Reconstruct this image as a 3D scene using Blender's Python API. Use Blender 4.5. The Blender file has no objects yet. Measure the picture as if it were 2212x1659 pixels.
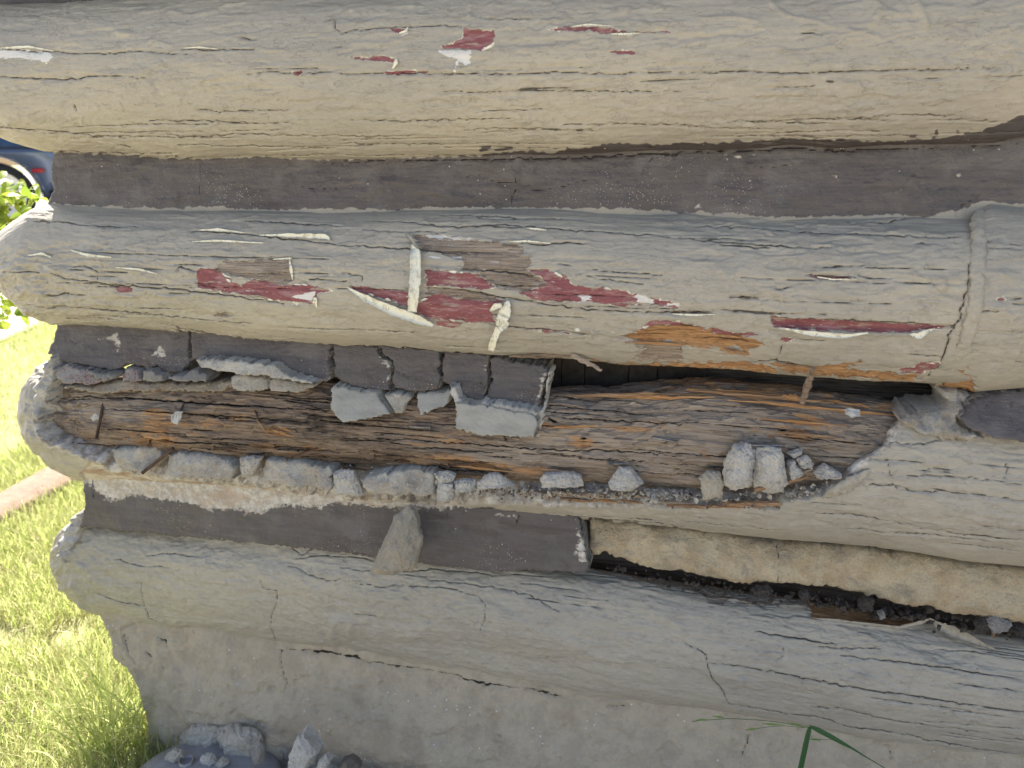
import bpy, bmesh, math, random
import numpy as np
from mathutils import Vector, Matrix

random.seed(7)
rng = np.random.default_rng(11)
scene = bpy.context.scene
COL = scene.collection

# ------------------------------------------------------------------ camera
# Pixel figures below are in a 2212 x 1659 copy of the photograph; they are turned into
# real points on the wall by casting rays at known depths.
FOC = 1534.0
CX, CY = 1106.0, 829.5
YAW, PITCH, ROLL = math.radians(13.0), math.radians(18.0), 0.0113
ca, sa, cp, sp = math.cos(YAW), math.sin(YAW), math.cos(PITCH), math.sin(PITCH)
F = np.array([-sa * cp, ca * cp, -sp])
R0 = np.array([ca, sa, 0.0])
U0 = np.array([-sa * sp, ca * sp, cp])
R = R0 * math.cos(ROLL) - U0 * math.sin(ROLL)
U = U0 * math.cos(ROLL) + R0 * math.sin(ROLL)
C = np.array([0.25, -1.10, 0.0])


def ray(px, py):
    px = np.asarray(px, float)[..., None]
    py = np.asarray(py, float)[..., None]
    return F + R * (px - CX) / FOC + U * (CY - py) / FOC


def at_y(px, py, y=0.0):
    d = ray(px, py)
    t = (np.asarray(y) - C[1]) / d[..., 1]
    return C + d * t[..., None]


def at_z(px, py, z=0.0):
    d = ray(px, py)
    t = (z - C[2]) / d[..., 2]
    return C + d * t[..., None]


def at_dist(px, py, dist):
    d = ray(px, py)
    d = d / np.linalg.norm(d, axis=-1, keepdims=True)
    return C + d * dist


def project(P):
    d = np.asarray(P) - C
    w = d @ F
    return np.stack([CX + FOC * (d @ R) / w, CY - FOC * (d @ U) / w], -1)


C[2] = -at_y(400, 1625, -0.1)[2]          # the ground at the foot of the wall is z = 0

cam = bpy.data.cameras.new('camera')
cam.sensor_fit = 'HORIZONTAL'
cam.sensor_width = 36.0
cam.lens = 36.0 * FOC / 2212.0
cam.clip_start = 0.02
cam.clip_end = 2000
cam.dof.use_dof = True
cam.dof.focus_distance = 1.12
cam.dof.aperture_fstop = 5.0
camo = bpy.data.objects.new('camera', cam)
COL.objects.link(camo)
M = Matrix.Identity(4)
for i in range(3):
    M[i][0], M[i][1], M[i][2], M[i][3] = R[i], U[i], -F[i], C[i]
camo.matrix_world = M
scene.camera = camo

# ------------------------------------------------------------------ light
SUN_AZ = math.radians(-32.0)     # from +y (behind the wall), negative = towards -x (left)
SUN_EL = math.radians(48.0)
sdir = np.array([math.sin(SUN_AZ) * math.cos(SUN_EL), math.cos(SUN_AZ) * math.cos(SUN_EL), math.sin(SUN_EL)])
world = bpy.data.worlds.new('World')
scene.world = world
world.use_nodes = True
wn = world.node_tree
sky = wn.nodes.new('ShaderNodeTexSky')
sky.sky_type = 'NISHITA'
sky.sun_disc = False
sky.sun_elevation = SUN_EL
sky.sun_rotation = SUN_AZ
sky.air_density = 1.0
sky.dust_density = 4.0
sky.ozone_density = 0.6
bg = wn.nodes['Background']
bg.inputs['Strength'].default_value = 0.10
wn.links.new(sky.outputs[0], bg.inputs['Color'])
sun = bpy.data.lights.new('sun', 'SUN')
sun.energy = 5.0
sun.angle = math.radians(0.53)
sun.color = (1.0, 0.955, 0.88)
suno = bpy.data.objects.new('sun', sun)
COL.objects.link(suno)
suno.rotation_euler = Vector(sdir).to_track_quat('Z', 'Y').to_euler()
suno.location = (-3, 5, 8)
scene.view_settings.view_transform = 'Standard'
scene.view_settings.look = 'None'
scene.view_settings.gamma = 1.0
scene.view_settings.exposure = 1.75
scene.view_settings.use_curve_mapping = False

# ------------------------------------------------------------------ numeric helpers
_perm = rng.permutation(256)
_perm = np.concatenate([_perm, _perm])
_ga = rng.uniform(0, 2 * np.pi, 256)
_gx, _gy = np.cos(_ga), np.sin(_ga)


def noise2(x, y, seed=0):
    x = np.asarray(x, float) + seed * 17.31
    y = np.asarray(y, float) + seed * 9.77
    xi = np.floor(x).astype(int)
    yi = np.floor(y).astype(int)
    xf, yf = x - xi, y - yi
    u = xf * xf * xf * (xf * (xf * 6 - 15) + 10)
    v = yf * yf * yf * (yf * (yf * 6 - 15) + 10)
    xi &= 255
    yi &= 255

    def g(ix, iy, fx, fy):
        h = _perm[_perm[ix & 255] + (iy & 255)]
        return _gx[h] * fx + _gy[h] * fy
    a = g(xi, yi, xf, yf)
    b = g(xi + 1, yi, xf - 1, yf)
    c = g(xi, yi + 1, xf, yf - 1)
    d = g(xi + 1, yi + 1, xf - 1, yf - 1)
    return (a + u * (b - a)) * (1 - v) + (c + u * (d - c)) * v


def fbm(x, y, octv=4, seed=0, gain=0.5):
    s, a, f = 0, 1.0, 1.0
    for o in range(octv):
        s = s + a * noise2(x * f, y * f, seed + o * 3)
        a *= gain
        f *= 2.03
    return s


def sstep(x, a, b):
    t = np.clip((x - a) / (b - a), 0, 1)
    return t * t * (3 - 2 * t)


def T(r, c, pts):
    """figures read in the enlarged tile (row r, column c) -> 2212 px"""
    p = np.asarray(pts, float)
    return np.stack([c * 737.333 + p[:, 0] / 3.0, r * 553.0 + p[:, 1] / 3.0], -1)


def seg_dist(P, a, b):
    ab = b - a
    L = ab @ ab + 1e-12
    t = np.clip(((P - a) @ ab) / L, 0, 1)
    q = a + t[:, None] * ab
    d = P - q
    return np.sqrt((d * d).sum(1)), t, q


def poly_sdf(P, poly, far=40.0, near=False):
    """signed distance, positive inside; clipped to -far outside its neighbourhood"""
    poly = np.asarray(poly, float)
    out = np.full(len(P), -far)
    lo, hi = poly.min(0) - far, poly.max(0) + far
    m = np.where((P[:, 0] > lo[0]) & (P[:, 0] < hi[0]) & (P[:, 1] > lo[1]) & (P[:, 1] < hi[1]))[0]
    qq = np.zeros((len(P), 2)) if near else None
    if len(m) == 0:
        return (out, qq) if near else out
    m = m[np.argsort(P[m, 1], kind='stable')]
    Q = P[m]
    ys = Q[:, 1].copy()
    best = np.full(len(Q), 1e9)
    bq = np.zeros((len(Q), 2))
    ins = np.zeros(len(Q), bool)
    n = len(poly)
    for i in range(n):
        a, b = poly[i], poly[(i + 1) % n]
        y0, y1 = min(a[1], b[1]), max(a[1], b[1])
        s0, s1 = np.searchsorted(ys, y0 - far), np.searchsorted(ys, y1 + far)
        if s1 > s0:
            qs = Q[s0:s1, 0]
            k = s0 + np.where((qs > min(a[0], b[0]) - far) & (qs < max(a[0], b[0]) + far))[0]
            if len(k):
                d, t, q = seg_dist(Q[k], a, b)
                w = d < best[k]
                kw = k[w]
                best[kw] = d[w]
                if near:
                    bq[kw] = q[w]
        if a[1] != b[1]:
            s0, s1 = np.searchsorted(ys, y0), np.searchsorted(ys, y1)
            if s1 > s0:
                ins[s0:s1] ^= Q[s0:s1, 0] < (b[0] - a[0]) * (Q[s0:s1, 1] - a[1]) / (b[1] - a[1]) + a[0]
    best = np.minimum(best, far * 4)
    v = np.where(ins, best, -best)
    out[m] = np.maximum(v, -far)
    if near:
        qq[m] = bq
        return out, qq
    return out


def union_sdf(P, polys, far=40.0):
    s = np.full(len(P), -far)
    for q in polys:
        s = np.maximum(s, poly_sdf(P, q, far))
    return s


def jag(pts, step=9.0, amp=1.6, seed=0, closed=False):
    """resample a polyline finely and make it ragged"""
    pts = np.asarray(pts, float)
    if closed:
        pts = np.vstack([pts, pts[:1]])
    out = []
    r = np.random.default_rng(seed + 5)
    for i in range(len(pts) - 1):
        a, b = pts[i], pts[i + 1]
        L = np.linalg.norm(b - a)
        n = max(1, int(L / step))
        for k in range(n):
            q = a + (b - a) * k / n
            if k or (closed and i):
                q = q + r.normal(0, amp, 2)
            out.append(q)
    if not closed:
        out.append(pts[-1])
    return np.array(out)


def crack_field(P, lines, far=8.0):
    """distance to the nearest crack minus its half width (negative inside)"""
    out = np.full(len(P), far)
    for pts, w in lines:
        lo, hi = pts.min(0) - far - w, pts.max(0) + far + w
        m = np.where((P[:, 0] > lo[0]) & (P[:, 0] < hi[0]) & (P[:, 1] > lo[1]) & (P[:, 1] < hi[1]))[0]
        if len(m) == 0:
            continue
        Q = P[m]
        n = len(pts) - 1
        best = np.full(len(Q), far)
        for i in range(n):
            d, t, q = seg_dist(Q, pts[i], pts[i + 1])
            s = (i + t) / n
            ww = 0.56 * w * np.minimum(1.0, 0.25 + 3.0 * s * (1 - s))
            best = np.minimum(best, d - ww)
        out[m] = np.minimum(out[m], best)
    return out


def rand_cracks(n, xr, yr, lr=(60, 260), w=(0.5, 1.1), seed=1, slope0=None):
    r = np.random.default_rng(seed)
    res = []
    for _ in range(n):
        x = r.uniform(*xr)
        y = r.uniform(*yr)
        L = r.uniform(*lr)
        pts = []
        k = max(3, int(L / 14))
        yy = y
        for i in range(k + 1):
            sl = (yy - 410) / 7055.0 if slope0 is None else slope0
            pts.append((x + L * i / k, yy))
            yy += sl * L / k + r.normal(0, 0.55)
        res.append((np.array(pts), r.uniform(*w)))
    return res


# ------------------------------------------------------------------ object helpers
def link(o, parent=None):
    COL.objects.link(o)
    if parent is not None:
        o.parent = parent
        o.location = o.location - PLOC[parent.name]
    PLOC[o.name] = (PLOC[parent.name] + o.location) if parent is not None else o.location.copy()
    return o


PLOC = {}


def tag(o, label=None, cat=None, group=None, kind=None):
    if label:
        o['label'] = label
    if cat:
        o['category'] = cat
    if group:
        o['group'] = group
    if kind:
        o['kind'] = kind
    return o


def empty(name, loc):
    o = bpy.data.objects.new(name, None)
    o.empty_display_size = 0.05
    o.location = Vector(loc)
    return link(o)


def mesh_obj(name, V, faces, mat, parent=None, attrs=None, smooth=True, origin=None):
    V = np.asarray(V, float)
    if origin is None:
        lo, hi = V.min(0), V.max(0)
        origin = np.array([(lo[0] + hi[0]) / 2, (lo[1] + hi[1]) / 2, lo[2]])
    me = bpy.data.meshes.new(name)
    V2 = V - origin
    if isinstance(faces, np.ndarray):
        k = faces.shape[1]
        me.vertices.add(len(V2))
        me.vertices.foreach_set('co', V2.astype(np.float32).ravel())
        me.loops.add(faces.size)
        me.loops.foreach_set('vertex_index', faces.astype(np.int32).ravel())
        me.polygons.add(len(faces))
        me.polygons.foreach_set('loop_start', np.arange(0, faces.size, k, dtype=np.int32))
        me.polygons.foreach_set('loop_total', np.full(len(faces), k, dtype=np.int32))
        me.update(calc_edges=True)
    else:
        me.from_pydata([tuple(v) for v in V2], [], faces)
        me.update()
    if smooth:
        me.polygons.foreach_set('use_smooth', np.ones(len(me.polygons), bool))
    for k, a in (attrs or {}).items():
        at = me.attributes.new(k, 'FLOAT', 'POINT')
        at.data.foreach_set('value', np.asarray(a, np.float32).ravel())
    me.materials.append(mat)
    o = bpy.data.objects.new(name, me)
    o.location = Vector(origin)
    return link(o, parent)


def grid_faces(nr, nc):
    i = np.arange((nr - 1) * (nc - 1))
    r, c = i // (nc - 1), i % (nc - 1)
    a = r * nc + c
    return np.stack([a, a + 1, a + nc + 1, a + nc], 1)


SURF = {}


def surf_at(name, px, py):
    pp, pos = SURF[name]
    d = (pp[:, 0] - px) ** 2 + (pp[:, 1] - py) ** 2
    return pos[int(np.argmin(d))].copy()
# ------------------------------------------------------------------ materials
class Mt:
    def __init__(s, name):
        s.m = bpy.data.materials.new(name)
        s.m.use_nodes = True
        s.nt = s.m.node_tree
        s.P = s.nt.nodes['Principled BSDF']
        s.P.inputs['Specular IOR Level'].default_value = 0.3
        s.tc = s.nt.nodes.new('ShaderNodeTexCoord')

    def _in(s, node, key, v):
        if v is None:
            return
        if isinstance(v, bpy.types.NodeSocket):
            s.nt.links.new(v, node.inputs[key])
        else:
            node.inputs[key].default_value = v

    def attr(s, name):
        n = s.nt.nodes.new('ShaderNodeAttribute')
        n.attribute_name = name
        return n.outputs['Fac']

    def mth(s, op, a, b=None, c=None, clamp=False):
        n = s.nt.nodes.new('ShaderNodeMath')
        n.operation = op
        n.use_clamp = clamp
        s._in(n, 0, a)
        s._in(n, 1, b)
        s._in(n, 2, c)
        return n.outputs[0]

    def add(s, a, b): return s.mth('ADD', a, b)
    def mul(s, a, b): return s.mth('MULTIPLY', a, b)
    def sub(s, a, b): return s.mth('SUBTRACT', a, b)

    def coords(s, scale, off=(0, 0, 0)):
        n = s.nt.nodes.new('ShaderNodeMapping')
        n.inputs['Scale'].default_value = scale if not isinstance(scale, (int, float)) else (scale,) * 3
        n.inputs['Location'].default_value = off
        s.nt.links.new(s.tc.outputs['Object'], n.inputs['Vector'])
        return n.outputs[0]

    def noise(s, scale, detail=4.0, rough=0.55, dist=0.0, off=(0, 0, 0)):
        n = s.nt.nodes.new('ShaderNodeTexNoise')
        n.inputs['Scale'].default_value = 1.0
        n.inputs['Detail'].default_value = detail
        n.inputs['Roughness'].default_value = rough
        n.inputs['Distortion'].default_value = dist
        s.nt.links.new(s.coords(scale, off), n.inputs['Vector'])
        return n.outputs['Fac']

    def vor(s, scale, feature='F1', off=(0, 0, 0), rand=1.0):
        n = s.nt.nodes.new('ShaderNodeTexVoronoi')
        n.feature = feature
        n.inputs['Scale'].default_value = 1.0
        n.inputs['Randomness'].default_value = rand
        s.nt.links.new(s.coords(scale, off), n.inputs['Vector'])
        return n.outputs['Distance']

    def ss(s, x, a, b, lo=0.0, hi=1.0):
        n = s.nt.nodes.new('ShaderNodeMapRange')
        n.interpolation_type = 'SMOOTHSTEP'
        s._in(n, 0, x)
        n.inputs[1].default_value = a
        n.inputs[2].default_value = b
        n.inputs[3].default_value = lo
        n.inputs[4].default_value = hi
        return n.outputs[0]

    def mix(s, f, a, b, mode='MIX'):
        n = s.nt.nodes.new('ShaderNodeMix')
        n.data_type = 'RGBA'
        n.blend_type = mode
        s._in(n, 0, f)
        for k, v in ((6, a), (7, b)):
            if isinstance(v, bpy.types.NodeSocket):
                s.nt.links.new(v, n.inputs[k])
            else:
                n.inputs[k].default_value = (*v, 1.0)
        return n.outputs[2]

    def ramp(s, f, stops):
        n = s.nt.nodes.new('ShaderNodeValToRGB')
        e = n.color_ramp.elements
        while len(e) < len(stops):
            e.new(0.5)
        for i, (p, c) in enumerate(stops):
            e[i].position = p
            e[i].color = (*c, 1.0)
        s._in(n, 0, f)
        return n.outputs[0]

    def bump(s, h, strength=1.0, dist=1.0, normal=None):
        n = s.nt.nodes.new('ShaderNodeBump')
        n.inputs['Strength'].default_value = strength
        n.inputs['Distance'].default_value = dist
        s._in(n, 'Height', h)
        if normal is not None:
            s.nt.links.new(normal, n.inputs['Normal'])
        return n.outputs[0]

    def done(s, col, rough=0.7, normal=None, spec=None):
        s._in(s.P, 'Base Color', col if isinstance(col, bpy.types.NodeSocket) else (*col, 1.0))
        s._in(s.P, 'Roughness', rough)
        if spec is not None:
            s._in(s.P, 'Specular IOR Level', spec)
        if normal is not None:
            s.nt.links.new(normal, s.P.inputs['Normal'])
        return s.m


BEIGE = (0.378, 0.338, 0.268)
BEIGE2 = (0.328, 0.298, 0.244)
DARK = (0.080, 0.069, 0.067)
RED = (0.225, 0.072, 0.078)
CREAM = (0.70, 0.66, 0.54)
WHITE = (0.64, 0.62, 0.585)


def specks(m, base, density_off=0.0, col=(0.62, 0.58, 0.47)):
    """spattered light paint drops"""
    v = m.vor(260.0)
    g = m.noise(9.0, 3, 0.6)
    v2 = m.vor(95.0, off=(3, 1, 2))
    k = m.add(m.mul(m.ss(v, 0.17, 0.11), m.ss(g, 0.52 + density_off, 0.66 + density_off)),
              m.mul(m.ss(v2, 0.10, 0.07), m.ss(m.noise(23.0, 1, 0.5), 0.58, 0.62)))
    return m.mix(m.mth('MINIMUM', k, 1.0), base, col)


def wood_cols(m, ax=7.0, az=170.0):
    g = m.noise((ax, az, az), 8, 0.66, 0.25)
    g2 = m.noise((ax * 2.2, az * 3, az * 3), 6, 0.7, 0.1, off=(4, 2, 7))
    gg = m.add(m.mul(g, 0.6), m.mul(g2, 0.4))
    weath = m.ramp(gg, [(0.28, (0.08, 0.058, 0.045)), (0.42, (0.24, 0.185, 0.14)), (0.55, (0.38, 0.31, 0.24)), (0.75, (0.52, 0.44, 0.35))])
    fresh = m.ramp(gg, [(0.28, (0.11, 0.045, 0.018)), (0.42, (0.31, 0.15, 0.06)), (0.55, (0.48, 0.275, 0.125)), (0.72, (0.60, 0.40, 0.22))])
    dk = m.ramp(gg, [(0.30, (0.018, 0.014, 0.011)), (0.41, (0.115, 0.080, 0.057)), (0.53, (0.26, 0.19, 0.135)), (0.72, (0.46, 0.355, 0.255))])
    return gg, weath, fresh, dk


def paint_material(name, mortar=False):
    m = Mt(name)
    big = m.noise(5.0, 3, 0.5)
    streak = m.noise((6, 70, 70), 5, 0.6, off=(1, 5, 3))
    col = m.mix(m.ss(m.add(m.mul(big, 0.6), m.mul(streak, 0.4)), 0.40, 0.62), BEIGE, BEIGE2)
    dirt = m.noise((14, 60, 60), 6, 0.68, off=(9, 9, 1))
    col = m.mix(m.ss(dirt, 0.56, 0.76, 0, 0.40), col, (0.20, 0.165, 0.125))
    fleck = m.noise((170, 420, 420), 3, 0.6, off=(2, 2, 2))
    col = m.mix(m.ss(fleck, 0.66, 0.74, 0, 0.5), col, (0.16, 0.125, 0.095))
    mott = m.noise((70, 190, 190), 5, 0.68, off=(4, 4, 4))
    col = m.mix(m.ss(mott, 0.50, 0.68, 0, 0.32), col, (0.24, 0.21, 0.17))
    col = m.mix(m.ss(mott, 0.46, 0.32, 0, 0.30), col, (0.47, 0.43, 0.355))
    edge = m.noise((45, 190, 190), 5, 0.62, off=(3, 1, 8))
    ed = m.sub(edge, 0.5)
    wob = m.noise((120, 260, 260), 4, 0.6, off=(5, 4, 1))
    wo = m.sub(wob, 0.5)
    gg, weath, fresh, dk = wood_cols(m)
    # layers: rim of white primer, red coat, bare wood, fresh wood, white, dark
    red = m.add(m.attr('red'), m.add(m.mul(ed, 20.0), m.mul(wo, 8.0)))
    rim = m.mul(m.ss(red, -2.6, -1.2), m.ss(m.noise(75, 4, 0.6), 0.50, 0.60))
    col = m.mix(rim, col, CREAM)
    rmask = m.ss(red, -0.8, 0.6)
    redc = m.mix(m.ss(gg, 0.46, 0.68), RED, (0.20, 0.06, 0.06))
    redc = m.mix(m.ss(m.noise((30, 130, 130), 5, 0.7, off=(8, 0, 3)), 0.47, 0.64, 0, 0.75), redc, (0.35, 0.20, 0.195))
    redc = m.mix(m.ss(m.noise((50, 260, 260), 5, 0.7, off=(1, 7, 3)), 0.63, 0.68), redc, CREAM)
    redc = m.mix(m.ss(m.noise((18, 120, 120), 5, 0.7, off=(5, 3, 3)), 0.58, 0.63, 0, 0.9), redc, weath)
    col = m.mix(rmask, col, redc)
    wd = m.add(m.attr('wood'), m.add(m.mul(ed, 24.0), m.mul(wo, 8.0)))
    wmask = m.ss(wd, -0.8, 0.8)
    wcol = m.mix(m.ss(m.noise((26, 200, 200), 5, 0.7, off=(0, 6, 6)), 0.56, 0.66, 0, 0.8), weath, (0.50, 0.44, 0.40))
    wcol = m.mix(0.25, wcol, dk)
    wcol = m.mix(m.ss(m.noise((9, 420, 420), 5, 0.7, off=(7, 6, 6)), 0.56, 0.64, 0, 0.8), wcol, (0.035, 0.025, 0.02))
    wcol = m.mix(m.ss(m.noise((22, 180, 180), 5, 0.7, off=(3, 6, 2)), 0.60, 0.67, 0, 0.7), wcol, (0.55, 0.51, 0.47))
    col = m.mix(wmask, col, wcol)
    fr = m.add(m.attr('fresh'), m.mul(ed, 26.0))
    fmask = m.ss(fr, -0.8, 0.8)
    col = m.mix(fmask, col, fresh)
    wh = m.add(m.attr('white'), m.add(m.mul(ed, 22.0), m.mul(wo, 9.0)))
    whm = m.ss(wh, -0.7, 0.9)
    col = m.mix(whm, col, m.mix(m.ss(gg, 0.5, 0.7), WHITE, (0.55, 0.50, 0.46)))
    dark = m.add(m.attr('dark'), m.add(m.mul(ed, 9.0), m.mul(wo, 6.0)))
    dmask = m.ss(dark, -0.8, 0.8)
    dkc = m.mix(m.ss(streak, 0.4, 0.66), DARK, (0.058, 0.045, 0.04))
    dkc = m.mix(m.ss(dirt, 0.58, 0.72, 0, 0.5), dkc, (0.20, 0.17, 0.15))
    col = m.mix(dmask, col, specks(m, dkc, 0.06))
    ck = m.add(m.attr('crack'), m.add(m.mul(wo, 3.2), m.mul(ed, 2.0)))
    cm = m.ss(ck, 0.95, -0.35)
    col = m.mix(m.mul(cm, 0.85), col, (0.055, 0.040, 0.029))
    # fine height
    if mortar:
        fine = m.add(m.mul(m.noise(130, 5, 0.6), 0.0022), m.mul(m.noise(38, 3, 0.5, off=(3, 3, 3)), 0.0032))
    else:
        flk = m.ss(m.noise((26, 80, 80), 5, 0.62, 0.4, off=(6, 1, 9)), 0.57, 0.58)
        flk2 = m.ss(m.noise((60, 110, 110), 4, 0.6, 0.3, off=(2, 8, 4)), 0.62, 0.632)
        fine = m.add(m.add(m.mul(flk, 0.00045), m.mul(flk2, 0.00038)),
                     m.add(m.mul(m.noise((16, 200, 200), 5, 0.6), 0.0011), m.mul(m.noise(210, 4, 0.6), 0.0008)))
    wm = m.mth('MAXIMUM', wmask, fmask)
    h = m.add(fine, m.mul(m.mul(wm, m.sub(gg, 0.5)), 0.006))
    h = m.sub(h, m.add(m.mul(rmask, 0.0006), m.mul(cm, 0.0022)))
    h = m.sub(h, m.mul(wm, 0.0006))
    nrm = m.bump(h)
    rg = m.ss(m.add(wm, rmask), 0, 1, 0.47, 0.8)
    return m.done(col, rg, nrm, 0.5)


def dark_chink_material(name):
    """trowelled mortar under dark brown-grey paint; raw mortar where it is broken"""
    m = Mt(name)
    streak = m.noise((7, 60, 90), 5, 0.62)
    blot = m.noise(13, 4, 0.6, off=(5, 5, 0))
    col = m.mix(m.ss(streak, 0.36, 0.66), DARK, (0.105, 0.088, 0.082))
    col = m.mix(m.ss(blot, 0.48, 0.68, 0, 0.7), col, (0.150, 0.136, 0.130))
    col = m.mix(m.ss(m.noise((5, 26, 26), 5, 0.65, 0.4, off=(4, 9, 2)), 0.54, 0.66, 0, 0.6), col, (0.058, 0.043, 0.038))
    col = m.mix(m.ss(m.noise((60, 340, 340), 4, 0.7, off=(6, 1, 2)), 0.60, 0.70, 0, 0.35), col, (0.20, 0.18, 0.165))
    col = m.mix(m.ss(m.noise(30, 5, 0.7, off=(1, 2, 3)), 0.60, 0.74, 0, 0.6), col, (0.045, 0.032, 0.03))
    wo = m.sub(m.noise(170, 4, 0.6, off=(5, 4, 1)), 0.5)
    ed = m.sub(m.noise((60, 110, 110), 5, 0.62, off=(3, 1, 8)), 0.5)
    col = specks(m, col)
    wh = m.add(m.attr('white'), m.add(m.mul(ed, 34.0), m.mul(wo, 22.0)))
    whm = m.ss(wh, 0.5, 7.0)
    wc = m.mix(m.ss(m.noise(90, 5, 0.7), 0.35, 0.65), (0.60, 0.56, 0.49), (0.36, 0.32, 0.27))
    wc = m.mix(m.ss(m.noise((14, 40, 40), 6, 0.7, 0.5, off=(2, 9, 9)), 0.46, 0.62, 0, 0.75), wc, (0.40, 0.29, 0.205))
    col = m.mix(whm, col, wc)
    be = m.add(m.attr('beige'), m.add(m.mul(ed, 9.0), m.mul(wo, 5.0)))
    bm = m.ss(be, -0.8, 0.8)
    col = m.mix(bm, col, BEIGE2)
    raw = m.ss(m.add(m.attr('edge'), m.mul(ed, 5.0)), 1.2, -0.4)
    rc = m.mix(m.noise(110, 6, 0.7, off=(2, 0, 1)), (0.46, 0.42, 0.35), (0.22, 0.195, 0.16))
    col = m.mix(raw, col, rc)
    ck = m.add(m.attr('crack'), m.mul(wo, 3.0))
    cm = m.ss(ck, 0.8, -0.3)
    col = m.mix(cm, col, (0.02, 0.016, 0.013))
    h = m.add(m.mul(m.noise(60, 5, 0.6), 0.0040), m.add(m.mul(m.noise((18, 160, 160), 5, 0.6), 0.0016), m.mul(m.noise(220, 4, 0.65), 0.0010)))
    h = m.add(h, m.mul(raw, m.mul(m.noise(240, 4, 0.7), 0.004)))
    h = m.sub(h, m.mul(cm, 0.002))
    return m.done(col, m.ss(blot, 0.3, 0.7, 0.42, 0.62), m.bump(h), 0.45)


def mortar_material(name, a, b, stain=None, stain_amt=0.5, face=None, sandy=1.0, redspeck=False):
    """raw mortar / stone; 'face' = painted front colour where 'edge' says front"""
    m = Mt(name)
    n1 = m.noise(24, 5, 0.65)
    n2 = m.noise(210, 4, 0.7, off=(4, 1, 1))
    col = m.mix(m.ss(n1, 0.36, 0.66), a, b)
    if stain is not None:
        col = m.mix(m.ss(m.noise((11, 16, 24), 6, 0.68, 0.6, off=(7, 3, 0)), 0.50, 0.66, 0, stain_amt), col, stain)
    col = m.mix(m.ss(n2, 0.56, 0.70, 0, 0.55), col, tuple(x * 0.45 for x in a))
    n3 = m.noise(430, 3, 0.7, off=(2, 7, 3))
    col = m.mix(m.ss(n3, 0.56, 0.70, 0, 0.45), col, tuple(min(0.75, x * 1.5) for x in a))
    col = m.mix(m.ss(n3, 0.44, 0.30, 0, 0.5), col, tuple(x * 0.4 for x in a))
    if redspeck:
        col = m.mix(m.mul(m.ss(n2, 0.52, 0.60), m.ss(n1, 0.42, 0.52)), col, (0.22, 0.09, 0.08))
    ed = m.sub(m.noise(90, 5, 0.62, off=(3, 1, 8)), 0.5)
    h = m.add(m.mul(m.noise(150, 6, 0.72), 0.0050 * sandy), m.mul(m.noise(45, 4, 0.6, off=(0, 3, 0)), 0.007 * sandy))
    if face is not None:
        f = m.ss(m.add(m.attr('edge'), m.mul(ed, 6.0)), 0.6, 2.2)
        fc = m.mix(m.ss(m.noise((20, 50, 50), 4, 0.6), 0.4, 0.7), face, tuple(x * 0.8 for x in face))
        fc = m.mix(m.ss(m.noise(70, 5, 0.7, off=(6, 6, 0)), 0.62, 0.72, 0, 0.6), fc, a)
        col = m.mix(f, col, fc)
        h = m.mul(h, m.ss(f, 0, 1, 1.0, 0.35))
    ck = m.add(m.attr('crack'), m.mul(ed, 3.0))
    cm = m.ss(ck, 0.8, -0.3)
    col = m.mix(m.mul(cm, m.ss(m.attr('hascrack'), 0.4, 0.6)), col, (0.03, 0.024, 0.018))
    return m.done(col, 0.85, m.bump(h), 0.2)


def core_material():
    m = Mt('rotten_wood')
    gg, weath, fresh, dk = wood_cols(m, 9.0, 210.0)
    ed = m.sub(m.noise((30, 130, 130), 6, 0.66, off=(3, 1, 8)), 0.5)
    patch = m.sub(m.noise((9, 34, 34), 6, 0.66, 0.5, off=(1, 4, 8)), 0.5)
    col = m.mix(m.ss(m.add(m.attr('grey'), m.mul(patch, 2.2)), 0.05, 0.55), dk, weath)
    col = m.mix(m.ss(m.add(m.attr('fresh'), m.add(m.mul(patch, 2.8), m.mul(ed, 2.0))), 0.42, 0.58, 0, 0.85), col, fresh)
    black_patch = m.add(m.attr('black'), m.add(m.mul(patch, 1.6), m.mul(ed, 1.2)))  # black patches of the core, broken up by noise
    col = m.mix(m.ss(black_patch, 0.5, 0.9, 0, 0.75), col, (0.025, 0.018, 0.014))
    cube = m.mul(m.ss(m.vor((11, 90, 90), 'DISTANCE_TO_EDGE', off=(1, 2, 3)), 0.030, 0.004), m.ss(m.noise((14, 40, 40), 4, 0.6, off=(8, 2, 3)), 0.55, 0.64))
    col = m.mix(m.mul(cube, 0.7), col, (0.03, 0.022, 0.017))
    tone = m.noise((5, 18, 18), 4, 0.6, off=(6, 6, 1))
    col = m.mix(m.ss(tone, 0.50, 0.66, 0, 0.55), col, m.mix(0.5, col, (0.015, 0.011, 0.009)))
    wo = m.sub(m.noise((120, 260, 260), 4, 0.6, off=(5, 4, 1)), 0.5)
    cm = m.ss(m.add(m.attr('crack'), m.mul(wo, 3.0)), 0.9, -0.3)
    col = m.mix(cm, col, (0.010, 0.008, 0.006))
    h = m.add(m.mul(m.sub(gg, 0.5), 0.006), m.mul(m.noise((60, 300, 300), 4, 0.7), 0.0015))
    h = m.sub(h, m.add(m.mul(cm, 0.003), m.mul(cube, 0.003)))
    return m.done(col, 0.82, m.bump(h), 0.25)


def wood_material(name, kind):
    m = Mt(name)
    gg, weath, fresh, dk = wood_cols(m, 14.0, 260.0)
    col = {'fresh': fresh, 'weath': weath, 'dark': dk,
           'mid': m.mix(0.5, fresh, dk), 'plank': m.mix(0.35, dk, weath)}[kind]
    return m.done(col, 0.8, m.bump(m.mul(gg, 0.004)), 0.25)


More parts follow.
